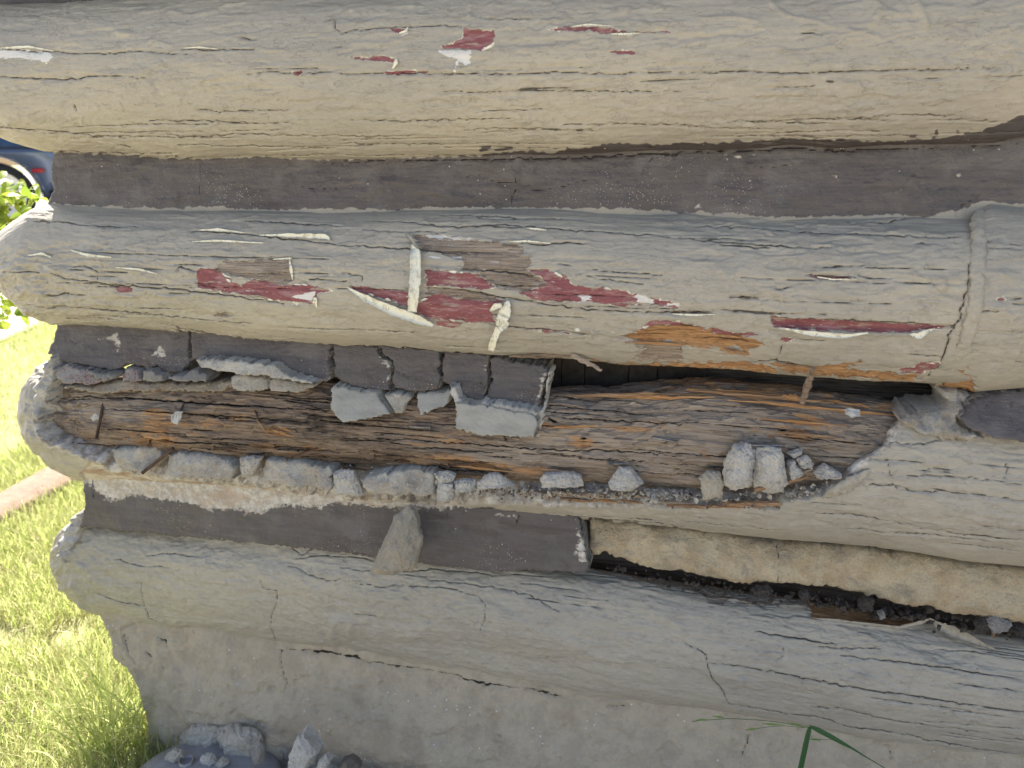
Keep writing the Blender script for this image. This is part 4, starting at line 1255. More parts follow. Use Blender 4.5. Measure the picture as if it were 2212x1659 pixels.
# ------------------------------------------------------------------ mortar plates
def plate(name, poly, y0, mat, slope=0.0, thick=0.02, cell=0.0025, rag=0.0012, rough=0.0012, rough_s=40, cracks=(), white=(), beige=None,
          parent=None, seed=0, round_r=0.004, bulge=0.0, surf=None, disp=None, groove=0.0025):
    """a slab with a surveyed outline, its own thickness and broken sides"""
    poly = np.asarray(poly, float)
    cz = at_y(poly[:, 0].mean(), poly[:, 1].mean(), y0)[2]
    Q = at_y(poly[:, 0], poly[:, 1], y0)
    for _ in range(8):
        yy = y0 + slope * (Q[:, 2] - cz)
        Q = at_y(poly[:, 0], poly[:, 1], yy)
    pz = jag(Q[:, [0, 2]], 0.004, rag, seed, True)
    lo, hi = pz.min(0) - 2 * cell, pz.max(0) + 2 * cell
    nx, nz = int((hi[0] - lo[0]) / cell) + 2, int((hi[1] - lo[1]) / cell) + 2
    gx, gz = np.meshgrid(lo[0] + np.arange(nx) * cell, lo[1] + np.arange(nz) * cell)
    G = np.stack([gx.ravel(), gz.ravel()], -1)
    sd, nq = poly_sdf(G, pz, 0.05, near=True)
    m0 = (sd > -1.6 * cell)
    ins = sd > 0
    G2 = G.copy()
    G2[~ins] = nq[~ins]
    y = y0 + slope * (G2[:, 1] - cz)
    e = np.clip(sd / round_r, 0, 1)
    y = y + round_r * (1 - np.sqrt(np.clip(1 - (1 - e) ** 2, 0, 1))) * 0.8
    y = y - bulge * np.clip(sd / 0.02, 0, 1)
    y = y + rough * fbm(G2[:, 0] * rough_s, G2[:, 1] * rough_s, 4, seed + 3)
    P = np.stack([G2[:, 0], y, G2[:, 1]], -1)
    pp = project(P)
    cr = crack_field(pp, cracks) if len(cracks) else np.full(len(P), 8.0)
    P[:, 1] += groove * sstep(-cr, -1.4, 0.6)
    if disp is not None:
        P[:, 1] += disp(pp, P)
    P[~ins, 1] = P[~ins, 1] + thick
    A = {'edge': np.where(ins, np.clip(sd * 1000, 0, 30), -3.0), 'crack': cr, 'hascrack': np.full(len(P), 1.0 if len(cracks) else 0.0),
         'white': union_sdf(pp, white) if len(white) else np.full(len(P), -40.0),
         'beige': beige(pp) if beige is not None else np.full(len(P), -40.0)}
    for k in ('red', 'wood', 'fresh', 'dark'):
        A[k] = np.full(len(P), -40.0)
    fc = grid_faces(nz, nx)
    fc = fc[m0[fc].all(1) & ins[fc].any(1)]
    used = np.unique(fc)
    rm = np.full(len(P), -1)
    rm[used] = np.arange(len(used))
    A = {k: v[used] for k, v in A.items()}
    if surf:
        SURF[surf] = (pp[used], P[used])
    return mesh_obj(name, P[used], rm[fc], mat, parent, A)


# ---- upper dark chinking between log 1 and log 2 ----------------------------------
gapA = [(x, y + 6) for x, y in L1_BOT if 100 < x < 2230]
bandA = plate('chinking', [(109, 300), (110, 335), (106, 352), (109, 372), (107, 392), (112, 410), (106, 428), (98, 440), (90, 452), (95, 480), (1100, 480), (2700, 520), (2700, 225), (1100, 300)],
              -0.014, MAT['chink'], slope=0.10, thick=0.16, cell=0.0028, rough=0.006, rough_s=9, seed=1, round_r=0.008,
              beige=lambda pp: -poly_sdf(pp, BAND_A, 40),
              cracks=[jl(T(0, 1, [(1140, 1180), (1120, 1250), (1095, 1330)]), 1.3, 1), jl(T(0, 1, [(760, 1200), (830, 1135), (1000, 1180), (1130, 1188), (1150, 1090)]), 0.8, 2), jl(T(0, 1, [(1180, 1245), (1400, 1215), (1620, 1160)]), 0.6, 3),
                      jl(T(0, 0, [(1930, 1200), (2050, 1230), (2212, 1215)]), 0.7, 4), jl(T(0, 2, [(1800, 1340), (1900, 1280), (1940, 1250)]), 0.6, 5), jl(gapA[4:], 2.8, 6, 1.8), jl(T(0, 1, [(1990, 1050), (2020, 1020), (2212, 1000)]), 1.0, 7),
                      jl(T(0, 2, [(440, 1080), (560, 1090), (760, 1050)]), 0.5, 8), jl(T(0, 1, [(200, 1375), (225, 1378)]), 3.0, 9), jl(T(0, 2, [(930, 935), (990, 985), (1080, 975)]), 2.0, 10), jl(T(0, 0, [(1300, 1070), (1290, 1320)]), 0.4, 11)],
              white=[T(0, 2, [(980, 1130), (1020, 1160), (1015, 1175), (985, 1150)]), T(0, 2, [(1775, 1125), (1810, 1120), (1805, 1140), (1780, 1142)]), T(0, 2, [(1395, 1210), (1412, 1208), (1412, 1225), (1398, 1225)]), T(0, 2, [(80, 1330), (110, 1320), (110, 1345), (85, 1352)]), T(0, 2, [(450, 1000), (500, 985), (490, 998)]), T(0, 2, [(200, 1015), (300, 1000), (380, 1020), (280, 1030)]), T(0, 1, [(2010, 1040), (2080, 1010), (2120, 1000), (2060, 1030)])],
              disp=lambda pp, P: -ridge_field(pp, rand_ridges(90, (115, 2200), (345, 450), 83, (0.0006, 0.0022)) + [(T(0, 1, [(150, 1250), (300, 1180), (340, 1300)]), 14, 0.004), (T(0, 1, [(330, 1180), (650, 1210)]), 5, 0.0025), (T(0, 0, [(850, 1130), (960, 1050)]), 14, 0.004), (T(0, 1, [(1150, 1080), (1140, 1200)]), 5, 0.003), (T(0, 0, [(1300, 1060), (1295, 1320)]), 3, 0.0012), (T(0, 2, [(440, 1075), (760, 1045)]), 6, 0.002), (T(0, 1, [(480, 1230), (850, 1290)]), 7, 0.003)]), surf='bandA')
tag(bandA, 'smooth dark brown-grey chinking band between the two uppermost logs', 'chinking')
plate('chinking', [(-170, -60), (-170, 24), (60, 20), (1100, 0), (2700, -60), (2700, -150), (1100, -100)], 0.0, MAT['chink'], thick=0.1, cell=0.006, seed=2)
tag(COL.objects[-1], 'sliver of dark chinking above the top log at the upper left corner', 'chinking')

# ---- broken chinking between log 2 and log 3 --------------------------------------
ch = empty('broken_chinking', at_y(600, 850, -0.03))
tag(ch, 'broken dark chinking hanging in cracked slabs below the red peeled log', 'chinking')
S_ = lambda *a, **k: plate(*a, parent=ch, **k)
s1 = S_('mortar_slab', [(122, 690), (120, 703), (114, 740), (100, 763), (118, 772), (140, 784), (180, 790), (220, 800), (250, 801), (273, 787), (290, 788), (320, 798), (340, 792), (350, 806), (392, 806), (413, 783), (407, 755), (412, 700)],
        -0.032, MAT['chink'], slope=0.35, thick=0.05, rough=0.003, rough_s=14, seed=11, white=[T(1, 0, [(640, 540), (760, 490), (785, 560), (760, 640), (740, 560)]), T(1, 0, [(975, 640), (1040, 570), (1085, 640), (1060, 690)])],
        cracks=[jl(T(1, 0, [(450, 540), (500, 570)]), 0.8, 1)])
s2 = S_('mortar_slab', [(415, 700), (411, 755), (416, 783), (420, 776), (520, 780), (560, 783), (607, 797), (630, 815), (683, 830), (706, 824), (713, 800), (712, 765), (717, 735), (560, 715)],
        -0.036, MAT['chink'], slope=0.35, thick=0.05, rough=0.003, rough_s=14, seed=12, white=[jag(T(1, 0, [(1265, 680), (1340, 664), (1500, 672), (1700, 690), (1800, 712), (1840, 770), (1960, 800), (2050, 820), (1960, 835), (1800, 800), (1620, 775), (1400, 755), (1290, 712)]), 8, 2, 3, True)])
S_('mortar_slab', [(720, 738), (717, 758), (720, 785), (722, 815), (738, 826), (760, 836), (804, 843), (840, 846), (852, 850), (840, 834), (842, 812), (846, 792), (835, 776), (822, 770), (815, 745)],
   -0.037, MAT['chink'], slope=0.3, thick=0.045, rough=0.0025, rough_s=16, seed=13, white=[T(1, 1, [(255, 650), (320, 680), (345, 720), (320, 800), (290, 800), (325, 740), (260, 700)])])
S_('mortar_slab', [(820, 745), (826, 768), (842, 776), (850, 795), (846, 815), (850, 838), (884, 848), (920, 846), (948, 842), (951, 820), (950, 790), (953, 752)],
   -0.038, MAT['chink'], slope=0.3, thick=0.045, rough=0.0025, rough_s=16, seed=14, cracks=[jl(T(1, 1, [(350, 740), (450, 785)]), 0.6, 1)])
S_('mortar_slab', [(957, 755), (954, 790), (956, 825), (968, 830), (985, 838), (992, 860), (1030, 866), (1045, 868), (1050, 840), (1057, 820), (1054, 795), (1056, 765)],
   -0.040, MAT['chink'], slope=0.3, thick=0.05, rough=0.0025, rough_s=16, seed=15, white=[T(1, 1, [(925, 690), (940, 690), (955, 765), (940, 755)])], cracks=[jl(T(1, 1, [(890, 815), (920, 840), (930, 870)]), 1.0, 1)])
S_('mortar_slab', [(1060, 768), (1058, 795), (1061, 820), (1054, 842), (1050, 868), (1090, 876), (1154, 888), (1166, 882), (1172, 850), (1180, 820), (1187, 789), (1150, 786)],
   -0.041, MAT['chink'], slope=0.3, thick=0.055, rough=0.0025, rough_s=16, seed=16, white=[jag(T(1, 1, [(1290, 790), (1340, 720), (1345, 760), (1300, 880), (1270, 960), (1255, 950), (1285, 870)]), 8, 1.5, 4, True)])
def G_(poly, off, seed, mat='grey_plate', slope=None, thick=0.03, **k):
    # a slab lying against the rotten core: its plane follows the core's face
    q = np.asarray(poly, float)
    cx, cy = q.mean(0)
    y0, y1 = q[:, 1].min(), q[:, 1].max()
    a, b = surf_at('core', cx, max(y0, 842)), surf_at('core', cx, max(y1, 862))
    sl = np.clip((a[1] - b[1]) / max(a[2] - b[2], 0.004), 0.1, 1.0) * 0.8
    yy = surf_at('core', cx, max(cy, 846))[1] - off
    return plate('mortar_slab', poly, yy, MAT[mat], slope=sl if slope is None else slope, thick=thick, parent=ch, seed=seed, rough=k.pop('rough', 0.0015), **k)


G_([(713, 832), (738, 834), (770, 842), (812, 846), (826, 866), (844, 896), (800, 905), (737, 915), (722, 900), (713, 888)], 0.016, 21)
G_([(828, 853), (856, 846), (887, 850), (884, 868), (868, 897), (852, 893), (838, 874)], 0.013, 22, 'mortar')
G_([(899, 850), (925, 846), (952, 846), (974, 838), (976, 852), (967, 874), (940, 888), (907, 900), (900, 880)], 0.014, 23)
G_([(982, 868), (1020, 870), (1075, 880), (1157, 896), (1162, 915), (1155, 948), (1100, 945), (1040, 942), (1004, 936), (981, 924), (984, 900)], 0.022, 24, slope=0.35, thick=0.035)
G_([(968, 832), (986, 838), (992, 860), (1000, 866), (1004, 925), (982, 926), (986, 880), (970, 850)], 0.024, 25, 'chalk', slope=0.2, rough=0.004)
G_([(1154, 888), (1170, 882), (1185, 800), (1192, 800), (1178, 880), (1170, 940), (1156, 948), (1163, 905)], 0.014, 26, 'chalk', slope=0.2, rough=0.004)
G_([(1040, 866), (1090, 872), (1158, 886), (1168, 890), (1158, 902), (1110, 893), (1060, 882), (1036, 876)], 0.024, 27, 'chalk', slope=0.5, rough=0.004)
# under the left slab: bedded stones and the tan mortar they sit in
G_([(118, 790), (128, 792), (145, 784), (172, 796), (212, 806), (238, 810), (226, 826), (190, 832), (140, 830), (120, 820)], 0.016, 31, 'red_stone')
G_([(178, 795), (215, 805), (240, 806), (252, 808), (246, 818), (228, 824), (200, 818)], 0.018, 32, 'slate')
G_([(262, 812), (272, 794), (300, 798), (306, 822), (284, 828), (262, 824)], 0.016, 33, 'red_stone')
G_([(306, 800), (330, 802), (352, 812), (356, 824), (330, 828), (308, 824)], 0.016, 34, 'slate')
G_([(360, 812), (396, 810), (416, 796), (444, 806), (455, 818), (440, 826), (392, 824), (362, 824)], 0.016, 35, 'slate')
G_([(420, 777), (446, 774), (500, 777), (560, 783), (600, 790), (612, 806), (650, 817), (684, 827), (680, 832), (640, 826), (600, 820), (540, 812), (470, 804), (430, 792)], 0.022, 41, 'chalk', slope=0.4, rough=0.005)
G_([(122, 830), (150, 832), (200, 834), (250, 822), (330, 826), (420, 828), (500, 820), (520, 832), (480, 846), (440, 850), (400, 846), (330, 846), (260, 848), (215, 852), (180, 846), (140, 840)], 0.014, 36, 'tan_mortar', rough=0.004, thick=0.03)
G_([(497, 812), (515, 808), (545, 810), (576, 818), (580, 842), (560, 847), (520, 848), (500, 838)], 0.016, 37, 'mortar', rough=0.003)
G_([(577, 816), (610, 820), (660, 828), (684, 830), (672, 840), (640, 850), (600, 849), (582, 846)], 0.016, 38, 'mortar', rough=0.003)
plate('mortar_slab', [(104, 776), (120, 776), (140, 786), (128, 792), (118, 800), (112, 840), (100, 860), (92, 850), (104, 800)], -0.035, MAT['tan_mortar'], slope=0.1, parent=ch, seed=39, rough=0.005, thick=0.05)
plate('mortar_slab', [(98, 930), (104, 885), (118, 868), (136, 880), (134, 915), (146, 945), (190, 962), (205, 985), (160, 976), (120, 958)], -0.030, MAT['mortar'], slope=-0.3, parent=ch, seed=40, rough=0.006, thick=0.05)

# ---- right-hand stub of the same course -------------------------------------------
ya, yb = surf_at('shell', 2150, 905), surf_at('shell', 2150, 950)
SLR = float(np.clip((ya[1] - yb[1]) / (ya[2] - yb[2]), 0.2, 1.2))
sR = plate('chinking', [(2069, 905), (2085, 878), (2110, 860), (2140, 850), (2212, 841), (2700, 870), (2700, 1010), (2212, 957), (2160, 950), (2125, 942), (2090, 925)], yb[1] - 0.002, MAT['chink'], slope=SLR * 0.8, thick=0.05, seed=45, rough=0.003, rough_s=14,
           cracks=[jl(T(1, 2, [(1910, 1050), (1960, 980), (2005, 930)]), 0.3, 1)])
tag(sR, 'almond shaped end of dark chinking with crumbly edge at the right border', 'chinking')
sM = plate('crumbled_mortar', [(2036, 846), (2060, 838), (2085, 846), (2110, 856), (2085, 876), (2068, 905), (2085, 925), (2128, 945), (2090, 962), (2050, 960), (2010, 945), (1975, 930), (1950, 925), (1940, 905), (1960, 892), (2000, 890), (2040, 886), (2050, 870)],
           yb[1] + 0.004, MAT['mortar'], slope=SLR * 0.8, thick=0.06, seed=46, rough=0.022, rough_s=42, round_r=0.012)
tag(sM, 'crumbly raw grey mortar beside the almond shaped dark chinking', 'mortar')

# ---- chinking between log 3 and log 4 ---------------------------------------------
RAG = [(185, 1050), (205, 1062), (228, 1080), (250, 1085), (275, 1076), (300, 1075), (330, 1080), (360, 1082), (400, 1090), (430, 1094), (470, 1104), (500, 1106), (530, 1113), (560, 1112), (590, 1100), (620, 1096), (660, 1101), (690, 1098), (730, 1092), (760, 1092), (830, 1098), (900, 1101), (1000, 1101)]
sC = plate('chinking', [(176, 1020), (180, 1060), (184, 1090), (178, 1110), (172, 1140), (600, 1180), (1050, 1235), (1272, 1238), (1274, 1215), (1266, 1190), (1262, 1160), (1256, 1135), (1250, 1112), (1000, 1070), (600, 1036), (300, 1016)],
           -0.050, MAT['chink'], slope=0.15, thick=0.06, seed=51, rough=0.004, rough_s=14,
           cracks=[jl(T(2, 1, [(680, 0), (690, 80), (710, 150)]), 0.5, 1), jl([(1116, 1095), (1120, 1118), (1114, 1136)], 1.2, 2), jl(T(1, 0, [(600, 1400), (610, 1520), (605, 1600)]), 0.6, 3)],
           white=[np.array([(150, 1000), (1010, 1050), (1008, 1101)] + jag(np.array(RAG[::-1]), 7, 2.0, 9).tolist() + [(180, 1050)]), jag(T(2, 1, [(1515, 60), (1545, 120), (1580, 190), (1600, 340), (1540, 320), (1500, 240), (1535, 180), (1515, 100)]), 8, 1.4, 6, True), T(2, 1, [(960, 5), (1140, 25), (1140, 45), (1000, 25)]), T(1, 0, [(600, 1480), (700, 1400), (790, 1420), (820, 1530), (760, 1560), (660, 1530)])], surf='bandC')
tag(sC, 'dark chinking under the rubble ledge, snapped off at a white broken edge', 'chinking')
sY = plate('bare_mortar', [(1272, 1122), (1300, 1128), (1475, 1146), (1675, 1172), (1875, 1188), (2075, 1218), (2212, 1232), (2700, 1290), (2700, 1420), (2212, 1352), (2108, 1338), (1975, 1314), (1900, 1300), (1858, 1293), (1820, 1280), (1791, 1274), (1740, 1268), (1675, 1264), (1620, 1262), (1575, 1258), (1475, 1240), (1420, 1236), (1370, 1226), (1330, 1206), (1305, 1196), (1280, 1206), (1272, 1180)],
           -0.030, MAT['yellow'], slope=0.22, thick=0.04, seed=52, rough=0.018, rough_s=13, round_r=0.014, bulge=0.006,
           cracks=[jl(T(2, 2, [(610, 170), (620, 300), (630, 350), (615, 470)]), 1.5, 1), jl(T(2, 1, [(1620, 150), (1760, 110), (1900, 120)]), 0.6, 2)])
tag(sY, 'bare yellow mortar strip with a vertical crack, its dark paint gone', 'mortar')

# ---- footing ----------------------------------------------------------------------
ft_cr0 = [jl(T(2, 0, [(690, 780), (720, 880)]), 1.5, 1), jl(T(2, 0, [(880, 720), (800, 750), (810, 820), (850, 920), (895, 970), (890, 1030)]), 1.1, 2), jl(T(2, 0, [(1010, 780), (1080, 830), (1110, 900)]), 1.8, 3),
         jl(T(2, 0, [(1830, 870), (1820, 980), (1860, 1100), (1830, 1180)]), 0.8, 4), jl(T(2, 0, [(1700, 860), (1860, 880), (2030, 890), (2212, 905)]), 2.2, 5), jl(T(2, 0, [(2020, 900), (2120, 900), (2212, 915)]), 6.0, 6),
         jl(T(2, 1, [(0, 915), (120, 925)]), 6.0, 7), jl(T(2, 1, [(-60, 905), (120, 940), (300, 975), (470, 1000), (620, 1020), (720, 1040)]), 3.2, 8), jl(T(2, 1, [(700, 1035), (880, 1080), (1020, 1105), (1140, 1130)]), 5.0, 9), jl(T(2, 1, [(1180, 1135), (1300, 1160), (1430, 1185)]), 4.0, 10),
         jl(T(2, 1, [(1590, 1165), (1700, 1185), (1900, 1220), (2212, 1240)]), 1.2, 11), jl(T(2, 2, [(430, 1400), (420, 1500), (380, 1600)]), 1.2, 12), jl(T(2, 2, [(1240, 1500), (1330, 1530), (1370, 1620)]), 1.2, 13), jl(T(2, 2, [(840, 1440), (845, 1450)]), 5, 14),
         jl(T(2, 0, [(1090, 1260), (1160, 1310)]), 1.5, 15), jl(T(2, 1, [(1720, 1255), (1920, 1280)]), 1.6, 16), jl(T(2, 0, [(960, 895), (1000, 940)]), 2.0, 17)]

ft_cr = [(p + np.array([0, 6.0 if w > 2 else 0.0]), w * 0.8) for p, w in ft_cr0]


def footing_disp(pp, P):
    x, z = P[:, 0], P[:, 2]
    d = -0.008 * fbm(x * 9, z * 9, 3, 71) - 0.0026 * np.abs(fbm(x * 45, z * 45, 4, 72, 0.6)) - 0.0012 * fbm(x * 120, z * 120, 3, 73)
    d += 0.003 * sstep(fbm(x * 22, z * 26, 3, 74), 0.22, 0.36) * sstep(pp[:, 1], 1400, 1480)
    left = sstep(pp[:, 0], 620, 380)
    d += left * (-0.004 - 0.006 * fbm(x * 26, z * 14, 4, 75))
    foot = sstep(z, 0.10, -0.02)
    d += 0.03 * foot * sstep(pp[:, 0], 560, 760) * sstep(pp[:, 0], 1500, 900)
    return d


def footing_mat():
    m = Mt('rough_footing')
    n = m.noise(26, 6, 0.66)
    col = m.mix(m.ss(n, 0.38, 0.64), (0.46, 0.39, 0.29), (0.39, 0.33, 0.245))
    col = m.mix(m.ss(m.noise(70, 6, 0.7, off=(3, 0, 4)), 0.60, 0.72, 0, 0.55), col, (0.20, 0.17, 0.135))
    col = m.mix(m.ss(m.noise((9, 9, 9), 4, 0.6, off=(0, 5, 0)), 0.53, 0.7, 0, 0.5), col, (0.30, 0.23, 0.16))
    lf = m.attr('low')
    pt = m.noise(55, 6, 0.72, off=(8, 8, 0))
    foot_dark = m.ss(m.add(lf, m.mul(m.sub(m.noise(18, 4, 0.6), 0.5), 0.7)), 0.30, 0.75)  # mask for the darker grey towards the bottom
    col = m.mix(m.mul(foot_dark, 0.8), col, m.mix(m.ss(pt, 0.50, 0.70), (0.115, 0.11, 0.105), (0.32, 0.315, 0.30)))
    col = m.mix(m.mul(m.ss(m.vor(60, off=(1, 1, 4)), 0.12, 0.08), m.ss(m.noise(14, 2, 0.5), 0.5, 0.56)), col, (0.62, 0.62, 0.60))
    ed = m.sub(m.noise(90, 5, 0.62, off=(3, 1, 8)), 0.5)
    cm = m.ss(m.add(m.attr('crack'), m.mul(ed, 4.0)), 0.8, -0.3)
    col = m.mix(cm, col, (0.04, 0.034, 0.028))
    h = m.add(m.mul(m.noise(120, 6, 0.68), 0.0045), m.mul(m.noise(40, 4, 0.6, off=(2, 3, 0)), 0.005))
    return m.done(col, 0.85, m.bump(h), 0.2)


MAT['footing'] = footing_mat()
ft = plate('footing', [(200, 1300), (207, 1328), (218, 1352), (233, 1383), (237, 1405), (242, 1425), (262, 1445), (283, 1462), (292, 1485), (302, 1512), (308, 1545), (313, 1575), (312, 1620), (312, 1720), (1106, 1800), (2800, 2050), (2800, 1600), (1800, 1480), (1106, 1380), (600, 1300)],
           -0.070, MAT['footing'], slope=0.26, thick=0.25, cell=0.0032, rough=0.0, seed=61, round_r=0.02, cracks=ft_cr, disp=footing_disp, surf='footing', groove=0.006)
lw = np.array([v.co.z + ft.location.z for v in ft.data.vertices])
lx = np.array([v.co.x + ft.location.x for v in ft.data.vertices])
xa, xb = at_y(560, 1600, -0.05)[0], at_y(1500, 1600, -0.05)[0]
low = np.clip(1 - (lw - 0.0) / 0.16, 0, 1) * np.clip((lx - xa) / 0.12, 0, 1) * np.clip(1.25 - (lx - xa) / (xb - xa), 0.25, 1)
at = ft.data.attributes.new('low', 'FLOAT', 'POINT')
at.data.foreach_set('value', low.astype(np.float32))
tag(ft, 'rough beige stucco footing under the lowest log, darker grey at its foot', 'footing')

# ---- body of the cabin behind the wall --------------------------------------------
XE = at_y(112, 400, 0)[0]


def box(name, a, b, mat, parent=None, bev=0.0):
    bm = bmesh.new()
    bmesh.ops.create_cube(bm, size=1.0)
    a, b = np.array(a, float), np.array(b, float)
    for v in bm.verts:
        v.co = Vector((a + b) / 2 + np.array(v.co) * (b - a))
    if bev:
        bmesh.ops.bevel(bm, geom=bm.edges[:], offset=bev, segments=2, affect='EDGES')
    bm.verts.ensure_lookup_table()
    V = np.array([v.co[:] for v in bm.verts])
    fc = [[v.index for v in f.verts] for f in bm.faces]
    bm.free()
    return mesh_obj(name, V, fc, mat, parent, smooth=False)


MAT['old_plank'] = simple('old_plank', (0.060, 0.044, 0.032), 0.85, var=0.5, scale=60)
cab = empty('cabin_body', (XE + 1.0, 1.8, 0))
tag(cab, 'dark timber cabin body behind the log wall', 'cabin')
box('inner_wall', (XE + 0.05, 0.075, 0.02), (XFAR, 3.6, ztop + 0.40), MAT['w_dark'], cab)
box('added_roof', (XE - 0.06, -0.06, ztop + 0.42), (XFAR + 0.1, 3.9, ztop + 0.47), MAT['w_weath'], cab)  # out of view, added low to shade the front of the wall
xs = [at_y(p, 815, 0.04)[0] for p in (1120, 1212, 1262, 1358, 1420, 1530)]
for i in range(len(xs) - 1):
    z0, z1 = at_y(1250, 900, 0.04)[2], at_y(1250, 745, 0.04)[2]
    box('plank', (xs[i] + 0.0006, 0.042 + 0.002 * (i % 3), z0), (xs[i + 1] - 0.0006, 0.07, z1), MAT['old_plank'], cab, 0.0008)
# ------------------------------------------------------------------ loose stones and rubble
def hull_stone(name, outline, y, depth, mat, seed, parent=None, front=0.62, rough=0.0016, sub=3, tilt=0.25, facets=5):
    """angular stone whose outline was surveyed; depth in metres"""
    r = np.random.default_rng(seed)
    O = at_y(np.asarray(outline, float)[:, 0], np.asarray(outline, float)[:, 1], y)
    c = O.mean(0)
    pts = []
    for p in O:
        pts.append(p + np.array([0, r.uniform(-.15, .15) * depth, 0]))
        q = c + (p - c) * r.uniform(0.85, 0.97)
        pts.append(q + np.array([0, depth * r.uniform(0.35, 0.5), 0]))
        q = c + (p - c) * r.uniform(front - .18, front + .16)
        up = (q[2] - c[2]) / (abs(O[:, 2] - c[2]).max() + 1e-6)
        pts.append(q + np.array([0, -depth * r.uniform(0.32, 0.5) * (1 - tilt * up), 0]))
    bm = bmesh.new()
    for p in pts:
        bm.verts.new(p)
    res = bmesh.ops.convex_hull(bm, input=bm.verts[:])
    dele = [g for g in res['geom_interior'] if isinstance(g, bmesh.types.BMVert)] + [v for v in bm.verts if not v.link_faces]
    bmesh.ops.delete(bm, geom=list(set(dele)), context='VERTS')
    bmesh.ops.dissolve_limit(bm, angle_limit=0.30, verts=bm.verts[:], edges=bm.edges[:])
    bmesh.ops.triangulate(bm, faces=bm.faces[:])
    size = float(np.ptp(O[:, 0]) + np.ptp(O[:, 2])) / 2
    bmesh.ops.bevel(bm, geom=bm.edges[:], offset=size * 0.016, segments=1, affect='EDGES')
    bmesh.ops.triangulate(bm, faces=bm.faces[:])
    for _ in range(sub):
        bmesh.ops.subdivide_edges(bm, edges=[e for e in bm.edges if e.calc_length() > size * 0.07], cuts=1, use_grid_fill=False)
        bmesh.ops.triangulate(bm, faces=bm.faces[:])
    bm.normal_update()
    V = np.array([v.co[:] for v in bm.verts])
    N = np.array([v.normal[:] for v in bm.verts])
    k = 1.6 / max(size, 0.004)
    sa_ = min(size, 0.028 if size < 0.05 else 0.042)
    d = sa_ * 0.085 * fbm(V[:, 0] * k * 2 + V[:, 1] * 37, V[:, 2] * k * 2 + V[:, 1] * 21, 3, seed) + sa_ * 0.085 * fbm(V[:, 0] * k * 7 + V[:, 1] * 90, V[:, 2] * k * 7, 3, seed + 9)
    V = V + N * d[:, None]
    fc = [[v.index for v in f.verts] for f in bm.faces]
    bm.free()
    n = len(V)
    return mesh_obj(name, V, fc, mat, parent, {'hascrack': np.zeros(n), 'edge': np.full(n, 5.0), 'crack': np.full(n, 8.0)}, smooth=False)


